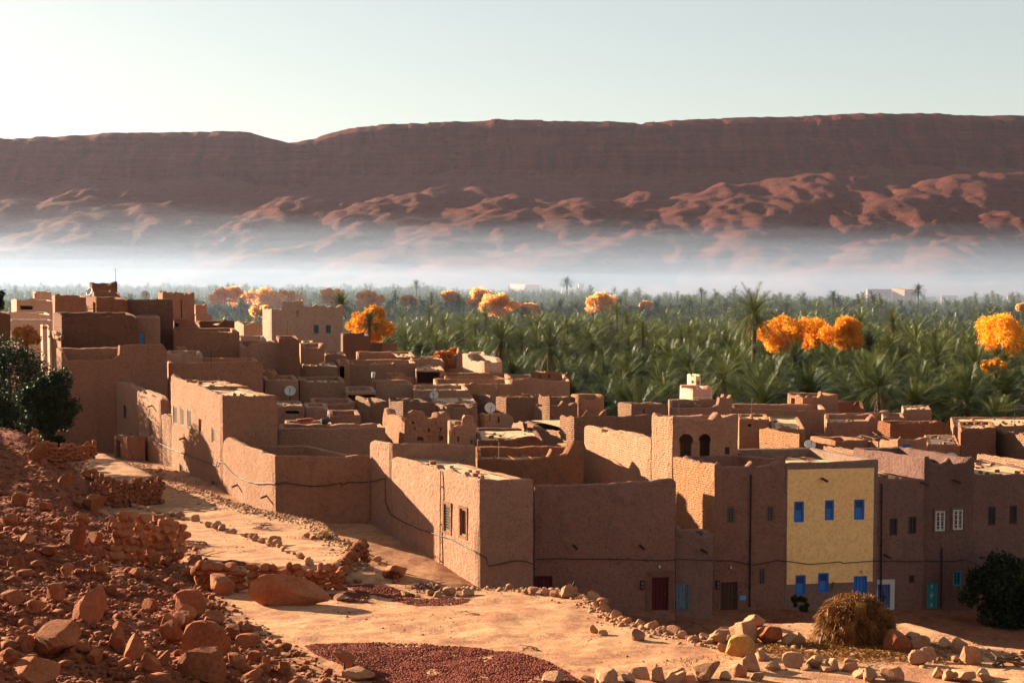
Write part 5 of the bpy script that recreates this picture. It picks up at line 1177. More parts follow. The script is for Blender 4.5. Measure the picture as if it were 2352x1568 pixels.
for q in c9([(1870,530,90,60),(2100,525,100,80),(1920,512,80,60),(2060,470,80,60),(1990,450,70,45),(1830,430,90,50),(1880,460,100,60),(1290,440,110,60)]): rock_px(*q, 'shaded stone in the hollow beyond the straw mound', 'shaded stones beyond the mound', M_stone)
def row_line(p0, p1, n, w, label, group, mat, jit=6):
    for i in range(n):
        f = (i + 0.5) / n; px = p0[0] + (p1[0] - p0[0]) * f + RR.uniform(-jit, jit); py = p0[1] + (p1[1] - p0[1]) * f + RR.uniform(-jit, jit) * 0.5
        ww = w * RR.uniform(0.45, 1.7); rock_px(px, py, ww, ww * RR.uniform(0.45, 0.75), label, group, mat)
LB = 'stone lining the edge of the narrow terrace below the tall barred-window house'
row_line((440, 1196), (650, 1262), 16, 15, LB, 'stones lining the narrow terrace', M_stone)
row_line((618, 1246), (724, 1300), 8, 17, LB, 'stones lining the narrow terrace', M_stone)
row_line((778, 1243), (925, 1325), 13, 13, 'stone along the right edge of the second terrace, above the dark alley', 'stones above the dark alley', M_stone)
row_line((690, 1237), (775, 1237), 4, 13, 'stone along the right edge of the second terrace, above the dark alley', 'stones above the dark alley', M_stone)
row_line((765, 1345), (830, 1340), 4, 17, 'pale stone at the foot of the lower terrace step', 'stones at the foot of the terrace step', M_stone)
row_line((770, 1376), (850, 1383), 5, 17, 'pale stone among the small date heaps left of the rim', 'stones among the small date heaps', M_stone)
row_line((900, 1372), (1090, 1368), 8, 19, 'pale stone in the row rimming the far side of the threshing floor', 'stones rimming the far side of the floor', M_stone)
row_line((300, 1165), (430, 1200), 9, 13, LB, 'stones lining the narrow terrace', M_stone)
# the huge long boulder
def long_boulder():
    V, F = rock_geo(77, 4, asp=(1, 0.42, 0.42), planes=22, rough=0.11)
    P = ghit(650, 1394); w = 196 / FP * P.y
    V = V * w; V[:, 2] *= 1.45; x = V[:, 0] / w
    V[:, 2] *= 1.0 - 0.55 * np.clip(x + 0.05, 0, 1); V += np.array(P + Vector((0, w * 0.16, -0.12)))
    o = mesh_obj('boulder', V, F, M_rock, loc=P); tag(o, 'huge long red boulder lying on the floor, sloping down to the right', 'boulder')
long_boulder()
# loose rubble: nobody could count it
def scatter(name, X, Y, S, mat, label, sub=1, asp=0.65, lift=0.15, seed=1, long=1.0, kind='stuff', parent=None):
    rs = np.random.RandomState(seed); n = len(X); Vs0 = [rock_geo(500 + k, sub, (1, .85, asp), 6, 0.1)[0] for k in range(6)]; F0 = np.array(ICO[sub][1])
    Z = G(X, Y); nv = len(Vs0[0]); kk = rs.randint(0, 6, n); a = rs.rand(n) * 6.283
    B = np.stack(Vs0)[kk]; B = B * S[:, None, None]; B[:, :, 0] *= long
    x = B[:, :, 0] * np.cos(a)[:, None] - B[:, :, 1] * np.sin(a)[:, None]; y = B[:, :, 0] * np.sin(a)[:, None] + B[:, :, 1] * np.cos(a)[:, None]
    V = np.stack([x + X[:, None], y + Y[:, None], B[:, :, 2] + Z[:, None] - S[:, None] * lift], -1).reshape(-1, 3)
    F = (F0[None] + (np.arange(n) * nv)[:, None, None]).reshape(-1, 3)
    me = bpy.data.meshes.new(name); me.vertices.add(len(V)); me.vertices.foreach_set('co', V.ravel())
    me.loops.add(F.size); me.loops.foreach_set('vertex_index', F.ravel().astype(np.int32)); me.polygons.add(len(F))
    me.polygons.foreach_set('loop_start', (np.arange(len(F)) * 3).astype(np.int32)); me.polygons.foreach_set('loop_total', np.full(len(F), 3, np.int32))
    me.materials.append(mat); me.update(calc_edges=True); o = bpy.data.objects.new(name, me); COL.objects.link(o)
    return tag(o, label, name.replace('_', ' '), kind=kind)
rs = np.random.RandomState(8)
n = 42000; Y = np.exp(rs.uniform(math.log(13), math.log(100), n)); fx = np.interp(Y, FOOT_Y, FOOT_X); X = fx + 0.8 - rs.rand(n) ** 0.8 * (0.47 * Y + 4 + fx)
ok = X < fx + 1.0; X, Y = X[ok], Y[ok]; S = np.exp(rs.normal(-2.55, 0.62, len(X))); S = np.clip(S, 0.03, 0.5)
scatter('rubble', X, Y, S, M_rock, 'loose red rubble covering the left slope')
n = 11000; Y = rs.uniform(20, 70, n); X = rs.uniform(-14, 16, n); ok = (np.abs(X / Y) < 0.47) & (fbm(X * 0.5, Y * 0.5, 3) > -0.02); X, Y = X[ok], Y[ok]
scatter('pebbles', X, Y, np.clip(np.exp(rs.normal(-3.5, 0.5, len(X))), 0.015, 0.14), M_rock, 'pebbles strewn over the floor and the street')
# stones spilling down banks
def along(pts, n, wd, seed):
    rs = np.random.RandomState(seed); P = np.array(pts, float); L = np.hypot(*(P[1:] - P[:-1]).T); c = np.concatenate([[0], np.cumsum(L)]); t = rs.rand(n) * c[-1]
    return np.interp(t, c, P[:, 0]) + rs.normal(0, wd, n), np.interp(t, c, P[:, 1]) + rs.normal(0, wd, n)
X, Y = along([(-3, 40.6), (1.75, 40), (2.6, 36.8), (3.05, 33.9), (4.9, 31), (7.5, 30), (14, 28.5)], 1500, 0.35, 3)
X2, Y2 = along([(-17.5, 78), (-14.5, 70), (-9.4, 63.5), (-6.6, 52), (-4.4, 43)], 2600, 0.55, 4)
X3, Y3 = along([(-29, 97), (-22, 84), (-15.5, 74), (-13.5, 71)], 2200, 0.9, 5)
X = np.concatenate([X, X2, X3]); Y = np.concatenate([Y, Y2, Y3])
scatter('loose_stones', X, Y, np.clip(np.exp(rs.normal(-2.5, 0.5, len(X))), 0.03, 0.35), M_stone, 'small loose stones along the banks and terrace edges')
def drywall(p0, p1, h, rows, label, seed, thick=0.35, mat=M_rock):
    rs = np.random.RandomState(seed); A = ghit(*p0); B = ghit(*p1); d = Vector((B.x - A.x, B.y - A.y, 0)); L = d.length; d.normalize(); nrm = Vector((d.y, -d.x, 0))
    V = []; F = []; V0 = [rock_geo(700 + k, 2, (1, .8, .75), 9, 0.05) for k in range(6)]
    for r in range(rows):
        u = rs.uniform(-0.2, 0.1); 
        while u < L:
            w = rs.uniform(0.18, 0.52); g, f = V0[rs.randint(6)]; hh = h / rows * rs.uniform(1.0, 1.35)
            if r == rows - 1 and rs.rand() < 0.3: u += w; continue
            q = A + d * (u + w / 2); z = gz(q.x, q.y - 0.8) + h * r / rows - 0.05
            a = rs.uniform(-.25, .25) + math.atan2(d.y, d.x); ca, sa = math.cos(a), math.sin(a)
            zs = g[:, 2] / g[:, 2].max() * hh; x = g[:, 0] * w * 1.12; y = g[:, 1] * (thick + 0.1)
            n0 = len(V); off = nrm * (0.10 + 0.10 * r / rows + rs.uniform(-.05, .05))
            V += [(q.x + off.x + x[i] * ca - y[i] * sa, q.y + off.y + x[i] * sa + y[i] * ca, z + zs[i]) for i in range(len(g))]; F += [tuple(a_ + n0 for a_ in f_) for f_ in f]
            u += w * 0.95
    o = mesh_obj('dry_stone_wall', V, F, mat, loc=A); tag(o, label, 'wall')
drywall((455, 1352), (772, 1352), 0.85, 4, 'rough stone wall behind the huge long boulder', 1)
drywall((772, 1345), (905, 1335), 0.45, 2, 'low crumbling stone step right of the stone wall behind the boulder', 2)
drywall((210, 1146), (366, 1148), 1.6, 6, 'dry stone wall holding the bright upper terrace beside the sunlit houses', 3)
drywall((70, 1030), (212, 1052), 1.2, 5, 'tumbled dry stone wall below the dark feathery trees', 4)
drywall((262, 1285), (412, 1290), 1.6, 6, 'leaning dry stone stub standing on the narrow bench at left', 5)
# ------------------------------------------------------------------ drying dates
M_date = plain('dried dates', (0.155, 0.036, 0.023), 0.8, 0.6, 30, bump=0.3, spec=0.04)
def dates(poly, n, label, seed, mound=0.0, s=0.042):
    P = [ghit(*q) for q in poly]; xs = np.array([p.x for p in P]); yy = np.array([p.y for p in P]); rs = np.random.RandomState(seed)
    X = rs.uniform(xs.min(), xs.max(), n * 3); Y = rs.uniform(yy.min(), yy.max(), n * 3); ins = np.zeros(len(X), bool); j = len(P) - 1
    dmin = np.full(len(X), 1e9)
    for i in range(len(P)):
        c = ((yy[i] > Y) != (yy[j] > Y)) & (X < (xs[j] - xs[i]) * (Y - yy[i]) / (yy[j] - yy[i] + 1e-9) + xs[i]); ins ^= c; j = i
    e = fbm(X * 1.7, Y * 1.7, 3); ins &= ~((e < -0.16) & (rs.rand(len(X)) < 0.8)); X, Y = X[ins][:n], Y[ins][:n]
    o = scatter('dates', X, Y, rs.uniform(0.8, 1.25, len(X)) * s, M_date, label, 1, 0.55, -0.1, seed, 1.5)
    if mound:
        co = np.zeros(len(o.data.vertices) * 3, np.float32); o.data.vertices.foreach_get('co', co); co = co.reshape(-1, 3)
        cx, cy = X.mean(), Y.mean(); r = np.hypot((co[:, 0] - cx) / (np.ptp(X) / 2), (co[:, 1] - cy) / (np.ptp(Y) / 2)); co[:, 2] += mound * np.clip(1 - r, 0, 1); o.data.vertices.foreach_set('co', co.ravel())
dates([(700,1484),(760,1479),(890,1476),(965,1478),(1010,1484),(1100,1490),(1180,1498),(1250,1517),(1300,1545),(1340,1568),(1345,1600),(880,1600),(858,1568),(820,1545),(770,1520),(730,1505)], 21000, 'broad spread of dark red dates drying in the foreground', 31)
dates([(404,1250),(430,1241),(470,1246),(483,1256),(460,1263),(420,1260)], 900, 'small round heap of dates on the narrow terrace', 32, 0.12)
dates([(490,1300),(520,1291),(560,1293),(576,1302),(540,1307),(500,1307)], 1100, 'date heap at the edge of the narrow terrace, above the stone wall', 33, 0.15)
dates([(795,1345),(850,1342),(905,1352),(955,1368),(940,1378),(880,1372),(820,1362)], 2600, 'long patch of dates right of the stone step', 34, 0.05)
dates([(755,1365),(800,1360),(850,1370),(838,1382),(800,1384),(765,1376)], 1500, 'patch of dates right of the huge long boulder', 35, 0.05)
dates([(900,1380),(1000,1374),(1080,1376),(1060,1388),(960,1392)], 1300, 'thin scatter of dates behind the far rim', 36)
# ------------------------------------------------------------------ straw mound, stalks, twigs
M_straw = leaf_mat('dry straw', (0.085, 0.028, 0.007), (0.30, 0.125, 0.034), 0.12, 3.5)
def strands(name, P, D, L, w, mat, parent=None, loc=None):
    """thin bent blades: P points, D directions"""
    n = len(P); sd_ = np.cross(D, np.random.RandomState(2).normal(size=(n, 3))); sd_ /= np.linalg.norm(sd_, axis=1)[:, None] + 1e-9
    a = P; b = P + D * L[:, None] * 0.55; c = P + D * L[:, None] + np.array([0, 0, -1.0]) * (L * 0.25)[:, None]
    V = np.stack([a - sd_ * w, a + sd_ * w, b + sd_ * w, b - sd_ * w, c], 1).reshape(-1, 3)
    F = []; 
    for i in range(n): k = 5 * i; F += [(k, k + 1, k + 2, k + 3), (k + 3, k + 2, k + 4)]
    return mesh_obj(name, V, F, mat, parent, loc=loc)
def hay():
    P0 = ghit(1984, 1490); s = P0.y / FP; w = 172 * s; h = 108 * s; C = P0 + Vector((0, w * 0.45, 0)); C.z = P0.z - 0.05
    e = empty('straw_mound', C, 'domed mound of golden straw on a mud base at the right rim', 'straw mound')
    V, F = ICO[4]; V = V.copy(); r = 1 + 0.34 * fbm(V[:, 0] * 3 + 5, V[:, 1] * 3 + V[:, 2] * 2, 4) * 2
    zz = V[:, 2]; prof = np.where(zz > 0, 1.0 - 0.10 * zz ** 2, 1.0)
    B = np.stack([V[:, 0] * w * 0.5 * r * prof, V[:, 1] * w * 0.42 * r, np.sign(zz) * np.abs(zz) ** 0.6 * h * r], -1) + np.array([C.x, C.y, C.z - 0.05])
    mesh_obj('core', B, F, M_straw, e)
    rs = np.random.RandomState(4); n = 9000; u = rs.normal(size=(n, 3)); u[:, 2] = np.abs(u[:, 2]) * 0.9 - 0.1; u /= np.linalg.norm(u, axis=1)[:, None]
    P = np.stack([u[:, 0] * w * 0.5, u[:, 1] * w * 0.42, np.sign(u[:, 2]) * np.abs(u[:, 2]) ** 0.6 * h], -1) * rs.uniform(0.93, 1.03, n)[:, None] + np.array(C)
    D = u * 0.55 + rs.normal(0, 0.40, (n, 3)) + np.array([0, 0, -0.35]); D /= np.linalg.norm(D, axis=1)[:, None]
    strands('straw', P, D, rs.uniform(0.08, 0.24, n), 0.008, M_straw, e)
    # mud base showing at left and right
    for (px, py, ww, hh, nm) in ((1915, 1472, 60, 55, 1), (2068, 1500, 66, 48, 2)):
        g, f = rock_geo(90 + nm, 3, (1, .8, .8), 5, .05); Q = ghit(px, py); q = Q.y / FP; g = g * np.array([ww * q, ww * q, hh * q / g[:, 2].max()]); mesh_obj('mud_base', g + np.array(Q) + np.array([0, ww * q * .3, 0]), f, M_rock, e, smooth=False)
    rs = np.random.RandomState(5); n = 7000; X = C.x + rs.normal(-0.3, 1.1, n); Y = C.y - 0.9 + rs.normal(0, 0.6, n) ; Z = G(X, Y)
    D = rs.normal(size=(n, 3)) * np.array([1, 1, 0.12]); D /= np.linalg.norm(D, axis=1)[:, None]
    o = strands('loose_straw', np.stack([X, Y, Z + 0.06], -1), D, rs.uniform(0.1, 0.3, n), 0.006, M_straw); tag(o, 'straw litter strewn around the straw mound', 'straw', kind='stuff')
hay()
def tuft(px, py, n, L, mat, label, name='dry_grass_tuft', spread=0.2):
    P0 = ghit(px, py); rs = np.random.RandomState(int(px)); a = rs.rand(n) * 6.28; P = np.stack([P0.x + rs.normal(0, spread, n), P0.y + rs.normal(0, spread, n), np.full(n, P0.z - .02)], -1)
    D = np.stack([np.cos(a) * 0.45, np.sin(a) * 0.45, np.ones(n)], -1) + rs.normal(0, .2, (n, 3)); D /= np.linalg.norm(D, axis=1)[:, None]
    o = strands(name, P, D, rs.uniform(0.4, 1.0, n) * L, 0.008, mat, loc=P0); tag(o, label, 'grass tuft')
tuft(746, 1238, 260, 0.55, M_straw, 'bright dry tuft of grass at the foot of the open yard wall')
tuft(705, 1237, 90, 0.25, M_straw, 'tiny dry tuft left of the bright one')
tuft(1585, 1398, 500, 0.5, M_brush, 'dark dry weeds by the steel door', spread=0.5)
tuft(1608, 1532, 130, 0.2, M_straw, 'low dry tuft among the bottom stones', spread=0.3)
def heap(name, label, cat, blobs, n, size, mat, seed=1):
    o = leaves(name, blobs, n, size, mat, seed=seed, shell=0.2); tag(o, label, cat); return o
D_ = 141; A = at(1024, 812, D_); B = at(1022, 835, D_ - 0.5)
heap('stalk_heap', 'heap of orange palm stalks spilling over the ruined yard wall', 'heap', [(A.x, A.y, A.z - 0.2, 0.75, .7), (A.x - 0.6, A.y, A.z - 0.1, 0.6, .6), (A.x + 0.8, A.y + 1.5, A.z + 0.3, 0.5, .6), (B.x, B.y, B.z, 0.8, .9), (B.x, B.y, B.z - 1, 0.8, .9)], 2600, 0.16, M_orange)
P = ghit(978, 1358)
M_twig = plain('dark twigs', (0.12, 0.045, 0.035), 0.8, 0.4, 20)
def sticks(P, n, L, r, label, seed, name='twig_pile', mat=M_twig, flat=0.25, spread=0.35):
    rs = random.Random(seed); mb = MB()
    for _ in range(n):
        a = rs.uniform(0, 3.14); l = L * rs.uniform(.5, 1); c = Vector(P) + Vector((rs.uniform(-1, 1) * spread, rs.uniform(-1, 1) * spread * .7, rs.uniform(0.02, flat)))
        d = Vector((math.cos(a), math.sin(a), rs.uniform(-.2, .35))) * l * .5; m_ = c + Vector((0, 0, rs.uniform(0, .08)))
        mb.tube([c - d, m_, c + d], r * rs.uniform(.6, 1.3), 5, r * .4)
    o = mb.build(name, mat, loc=P); tag(o, label, name.replace('_', ' ')); return o
sticks(P, 60, 0.9, 0.014, 'tangled heap of dark date stalks by the far rim', 3)
sticks(ghit(1215, 1492), 4, 0.75, 0.02, 'bent dry branch lying on the open floor', 4, 'dry_branch', M_wood, 0.03, 0.1)
sticks(ghit(1075, 1412), 3, 0.5, 0.018, 'thin dark branch lying below the far rim', 5, 'dry_branch', M_wood, 0.03, 0.15)
sticks(ghit(475, 1277), 3, 1.5, 0.025, 'long pale stick lying on the narrow terrace', 6, 'dry_branch', M_wood, 0.03, 0.3)
sticks(ghit(1330+240, 1435), 7, 2.2, 0.03, 'dark fallen branches in the street bank', 7, 'dry_branch', M_twig, 0.2, 0.9)
sticks(ghit(2330, 1528), 9, 0.9, 0.03, 'pale broken palm ribs in the lower right corner', 8, 'dry_branch', M_dead, 0.15, 0.35)
sticks(ghit(606, 1214), 26, 1.0, 0.015, 'dark thorny twigs at the foot of the sunlit yard corner', 9)
tuftless = None
# ------------------------------------------------------------------ birds
def bird(px, py, D, L, face, label):
    P = at(px, py, D); d = Vector((math.cos(face), math.sin(face), 0)); up = Vector((0, 0, 1)); k = L
    e = empty('bird', P, label, 'bird')
    sp = [(-0.62, 0.05, .012), (-0.40, 0.14, .05), (-0.2, 0.24, .13), (0.0, 0.36, .17), (0.14, 0.52, .15), (0.2, 0.66, .095), (0.24, 0.78, .105), (0.30, 0.86, .09), (0.37, 0.86, .04), (0.50, 0.84, .008)]
    V = []; F = []; n = 10; sd_ = Vector((-d.y, d.x, 0))
    for i, (a, z, r) in enumerate(sp):
        a2, z2, _ = sp[min(i + 1, len(sp) - 1)]; a0, z0, _ = sp[max(i - 1, 0)]; t = (d * (a2 - a0) + up * (z2 - z0)).normalized(); nrm = t.cross(sd_).normalized()
        for j in range(n): q = P + d * a * k + up * (z + 0.12) * k + (sd_ * math.cos(6.2832 * j / n) + nrm * math.sin(6.2832 * j / n)) * r * k; V.append(q)
    for i in range(len(sp) - 1):
        for j in range(n): F.append((i * n + j, i * n + (j + 1) % n, (i + 1) * n + (j + 1) % n, (i + 1) * n + j))
    mesh_obj('body', V, F, M_black, e, smooth=True)
    mb = MB()
    for s in (-1, 1): mb.tube([P + d * -0.02 * k + sd_ * s * .06 * k + up * .34 * k, P + sd_ * s * .06 * k + up * .12 * k, P + sd_ * s * .06 * k, P + d * .1 * k + sd_ * s * .06 * k], 0.012 * k, 5)
    mb.build('legs', M_black, e); mb = MB()
    for s in (-1, 1): mb.box(P + d * -.14 * k + sd_ * s * .15 * k + up * .40 * k, d * .24 * k + up * .14 * k, sd_ * .018 * k, up * .09 * k)
    mb.build('wings', M_black, e)
q = ghit(795, 1560); bird(791, 1541, q.y + 0.25, 0.17, 1.9, 'small dark bird perched on the flat pale slab by the dates')
q = ghit(1316, 1372); bird(1315, 1355, q.y + 0.6, 0.26, 0.6, 'dark bird standing behind the biggest stone of the far rim')
# ------------------------------------------------------------------ things on the houses
def on(key, px, py, face='f', out=0.06):
    H = HOUSES[key]; pl = H['f'] if face == 'f' else H['s']; n = H['nf'] if face == 'f' else H['ns']; u, z = pl.uz(px, py); return pl.pt(u, z, out, n)
cab = [('C','s',[(335,1003)]),('B','s',[(395,1030),(420,1039),(460,1055),(499,1069),(504,1058)]),('A','s',[(514,1062),(530,1082),(551,1098),(590,1109),(624,1109)]),('A','f',[(632,1108),(640,1112),(650,1106),(680,1111),(715,1116),(750,1114),(781,1108),(790,1112),(800,1107),(830,1107),(845,1106)]),
       ('3','s',[(852,1106),(866,1103),(879,1098),(888,1098),(888,1152),(899.5,1180),(925,1196),(966,1214),(1013,1229),(1039,1237),(1064,1252),(1090,1263),(1097,1270)]),
       ('3','f',[(1103,1272),(1116,1278),(1122,1299),(1147,1294),(1180,1286),(1206,1287),(1224,1294)]),
       ('4','f',[(1232,1284),(1280,1281),(1332,1282),(1410,1282),(1476,1285),(1539,1286),(1550,1284)]),('4b','f',[(1568,1282),(1600,1284),(1636,1286)]),
       ('5','f',[(1648,1286),(1682,1286),(1723,1296),(1750,1292),(1783,1285),(1802,1287)]),('6','f',[(1815,1288),(1858,1295),(1895,1291),(1928,1289),(1935,1292),(1998,1287),(2018,1287)]),
       ('7','f',[(2026,1287),(2081,1288),(2122,1287)]),('8','f',[(2132,1287),(2187,1287),(2218,1283),(2236,1292)]),('9','f',[(2245,1298),(2300,1310),(2352,1318),(2420,1312)])]
def cable(label, segs, r):
    pts = []
    for key, face, pp in segs:
        for (x, y) in pp: pts.append(on(key, x, y, face, 0.09))
    P2 = []
    for a, b in zip(pts[:-1], pts[1:]):
        m = max(1, int((b - a).length / 0.6))
        for i in range(m): P2.append(a.lerp(b, i / m) + Vector((0, 0, RR.uniform(-.02, .02))))
    P2.append(pts[-1]); mb = MB(); mb.tube(P2, r, 5); o = mb.build('cable', M_black if r < 0.04 else M_black, loc=pts[0]); tag(o, label, 'cable')
cable('sagging cable along the sunlit house sides and the open yard, left of the centre', cab[:4], 0.028)
cable('dark cable looping across the horned-corner block', cab[4:6], 0.026)
cable('long dark cable strung along the shaded street fronts', cab[6:], 0.024)
def pipe(label, key, x0, y0, x1, y1, r=0.05, face='f', name='drainpipe', mat=None, out=0.08):
    mb = MB(); a = on(key, x0, y0, face, out); b = on(key, x1, y1, face, out); mb.tube([a, a.lerp(b, .5), b], r, 8)
    for f in (0.15, 0.5, 0.85): c = a.lerp(b, f); mb.box(c - Vector(((HOUSES[key]['nf'] if face == 'f' else HOUSES[key]['ns'])[:] + (0,))) * 0.04, (r * 1.6, 0, 0), (0, 0.05, 0), (0, 0, 0.03))
    o = mb.build(name, mat or M_black, loc=b); tag(o, label, name)
pipe('dark drainpipe down the front of the house under the arches', '5', 1724, 1090, 1721, 1392)
pipe('thin brown pipe down the sunlit side of the horned-corner block', '3', 1015, 1080, 1013, 1325, 0.03, 's', mat=M_wood)
pipe('dark pole against the house with the turquoise door', '8', 2162, 1256, 2160, 1395, 0.045, name='pole')
pipe('dark pipe at the corner between the cream house and the dark brown house', '7', 2024, 1110, 2022, 1392, 0.05)
def spout(label, key, px, py, face='f', L=0.65, r=0.05, dx=0.25):
    H = HOUSES[key]; n = H['nf'] if face == 'f' else H['ns']; n3 = Vector((n.x, n.y, 0)); a = on(key, px, py, face, -0.1); mb = MB()
    b = a + n3 * L + Vector((dx * L, 0, -0.12)); up = Vector((0, 0, 1)); d = (b - a).normalized(); s = d.cross(up).normalized(); c = (a + b) / 2; h = (b - a) / 2
    mb.box(c - up * 0.04, h, s * r, up * 0.018); mb.box(c + s * r, h, s * 0.014, up * 0.045); mb.box(c - s * r, h, s * 0.014, up * 0.045)
    o = mb.build('water_spout', M_dwood, loc=a); tag(o, label, 'water spout', None)
spout('left water spout on the blank shaded house', '4', 1316, 1250); spout('right water spout on the blank shaded house', '4', 1468, 1250)
spout('water spout in the middle of the sunlit yard wall', 'A', 545, 1112, 's'); spout('water spout near the corner of the sunlit yard wall', 'A', 612, 1137, 's')
spout('water spout on the narrow sunlit house at left', 'C', 350, 930, 's'); spout('water spout below the barred windows of the tall sunlit house', 'B', 424, 1004, 's')
spout('water spout near the top of the cream painted house', '6', 1886, 1097); spout('water spout under the roof edge of the dark brown house', '7', 2116, 1106); spout('water spout under the horned parapet', '8', 2190, 1101)
spout('water spout low on the dark brown house beside the cream one', '7', 2030, 1272); spout('water spout at the top of the broken low wall', '4b', 1610, 1260)
def bx(label, key, px, py, w, h, name, cat, mat, face='f', th=0.06, extra=None):
    H = HOUSES[key]; n = H['nf'] if face == 'f' else H['ns']; n3 = Vector((n.x, n.y, 0)); d = (H['f'] if face == 'f' else H['s']).d; d3 = Vector((d.x, d.y, 0)); a = on(key, px, py, face, th)
    e = empty(name, a, label, cat); mb = MB(); mb.box(a, d3 * w, n3 * th, Vector((0, 0, h))); mb.build('box' if cat != 'lamp' else 'base', mat, e)
    if extra == 'meter':
        mb = MB(); mb.box(a + n3 * (th + .01) + Vector((0, 0, h * .45)), d3 * w * .6, n3 * .01, Vector((0, 0, h * .3))); mb.box(a + n3 * (th + .01) - Vector((0, 0, h * .4)), d3 * w * .5, n3 * .01, Vector((0, 0, h * .25))); mb.build('dial', M_iron, e)
    if extra == 'lamp':
        mb = MB(); mb.tube([a + n3 * .05, a + n3 * .16 + Vector((0, 0, .02))], 0.085, 10, 0.06); mb.build('globe', M_white, e)
bx('dark meter box left of the dark red door', '4', 1475, 1342, .10, .25, 'meter_box', 'meter box', M_black, extra='meter')
bx('dark meter box left of the dark wooden door', '5', 1648, 1342, .10, .25, 'meter_box', 'meter box', M_black, extra='meter')
bx('small meter box between the lower blue window and the blue door', '6', 1914, 1342, .07, .17, 'meter_box', 'meter box', M_iron, extra='meter')
bx('small pale meter box right of the turquoise door', '8', 2206, 1352, .06, .12, 'meter_box', 'meter box', M_iron, extra='meter')
bx('round wall lamp above the dark red door', '4', 1514, 1300, .05, .05, 'wall_lamp', 'lamp', M_black, extra='lamp')
bx('round wall lamp above the dark wooden door', '5', 1677, 1302, .05, .05, 'wall_lamp', 'lamp', M_black, extra='lamp')
bx('round wall lamp above the blue door', '6', 1979, 1311, .05, .05, 'wall_lamp', 'lamp', M_black, extra='lamp')
bx('small pale blue panel fixed low beside the dark wooden door', '5', 1706, 1372, .19, .13, 'wall_panel', 'panel', M_lblue, th=.02)
bx('small pale panel on the yard wall near its sunlit corner', 'A', 620, 1210, .2, .2, 'wall_panel', 'panel', M_white, 's', th=.02)
def surround(key, x0, y0, x1, y1, label, mat, w=0.16):
    """raised plaster band round a door, a part of its house"""
    H = HOUSES[key]; n3 = Vector((H['nf'].x, H['nf'].y, 0)); d3 = Vector((H['f'].d.x, H['f'].d.y, 0)); mb = MB(); up = Vector((0, 0, 1))
    a = on(key, x0, y0, 'f', .0); b = on(key, x1, y1, 'f', .0); W_ = (b - a).dot(d3); h = a.z - b.z
    for cx, cz, hw, hh in ((-w / 2, -h / 2, w / 2, h / 2), (W_ + w / 2, -h / 2, w / 2, h / 2), (W_ / 2, w / 2, W_ / 2 + w, w / 2)): mb.box(a + d3 * cx + up * cz, d3 * hw, n3 * .05, up * hh)
    mb.build('door_surround', mat, H['e'])
surround('4', 1496, 1322, 1536, 1401, '', M_grey, .28); surround('5', 1741, 1303, 1760, 1303.5, '', M_grey, .05)
for (x0, y0, x1, y1) in ((2148,1172,2173,1220), (2189,1169,2214,1217)):
    surround('8', x0, y0, x1, y1, '', M_grey2, .1)
def side_surround(key, x0, y0, x1, y1, w, mat):
    H = HOUSES[key]; pl = H['s']; n3 = Vector((H['ns'].x, H['ns'].y, 0)); d3 = Vector((pl.d.x, pl.d.y, 0)); up = Vector((0, 0, 1)); xm = (x0 + x1) / 2
    u0, u1 = pl.uz(x1, y0)[0], pl.uz(x0, y0)[0]; z1 = pl.uz(xm, y0)[1]; z0 = pl.uz(xm, y1)[1]; mb = MB(); um = (u0 + u1) / 2; hw = (u1 - u0) / 2
    for u, z, a, b in ((u0 - w / 2, (z0 + z1) / 2, w / 2, (z1 - z0) / 2), (u1 + w / 2, (z0 + z1) / 2, w / 2, (z1 - z0) / 2), (um, z1 + w / 2, hw + w, w / 2), (um, z0 - w / 2, hw + w, w / 2)): mb.box(pl.pt(u, z) + n3 * 0.01, d3 * a, n3 * .03, up * b)
    mb.build('window_surround', mat, H['e'])
side_surround('3', 1020, 1158, 1034, 1220, .14, M_mud2); side_surround('3', 1057, 1168, 1071, 1230, .14, M_mud2)
# the narrow reddish rough band below the parapet of the horned-corner block is a part of it
# ------------------------------------------------------------------ dishes and aerials
M_dish = plain('dish enamel', (0.62, 0.50, 0.42), 0.55, 0.1, 3)
def dish(px, py, rp_, D, label, az=-1.2, el=0.55, mat=M_dish, pole=0.6):
    c = at(px, py, D); r = rp_ / FP * D; e = empty('satellite_dish', c - Vector((0, 0, r + pole * .5)), label, 'satellite dish')
    n = Vector((math.cos(az) * math.cos(el), math.sin(az) * math.cos(el), math.sin(el))); u = n.cross(Vector((0, 0, 1))).normalized(); v = u.cross(n)
    V = [c - n * r * .25]; F = []; m = 22
    for k in range(1, 6):
        f = k / 5
        for j in range(m): a = 6.2832 * j / m; V.append(c - n * r * .25 * (1 - f * f) + (u * math.cos(a) + v * math.sin(a)) * r * f)
    nb = len(V); V += [p - n * 0.02 for p in V]
    for off, fl in ((0, 0), (nb, 1)):
        for j in range(m): t = (off, off + 1 + j, off + 1 + (j + 1) % m); F.append(t[::-1] if fl else t)
        for k in range(4):
            for j in range(m): a = off + 1 + k * m + j; b = off + 1 + k * m + (j + 1) % m; t = (a, a + m, b + m, b); F.append(t[::-1] if fl else t)
    for j in range(m): a = 1 + 4 * m + j; b = 1 + 4 * m + (j + 1) % m; F.append((a, a + nb, b + nb, b))
    mesh_obj('reflector', V, F, mat, e, smooth=True)
    mb = MB(); tip = c + n * r * 0.85 - v * r * .15; mb.tube([c - v * r * .95, tip], .018, 6); mb.build('feed_arm', M_black, e)
    mb = MB(); mb.tube([tip - n * .08, tip + n * .06], .06, 8); mb.build('feed_horn', M_iron, e)
    mb = MB(); mb.tube([c - n * r * .27, c - n * r * .35 - Vector((0, 0, .1)), c - n * r * .35 - Vector((0, 0, r + pole))], .035, 8); mb.build('mount', M_black, e)
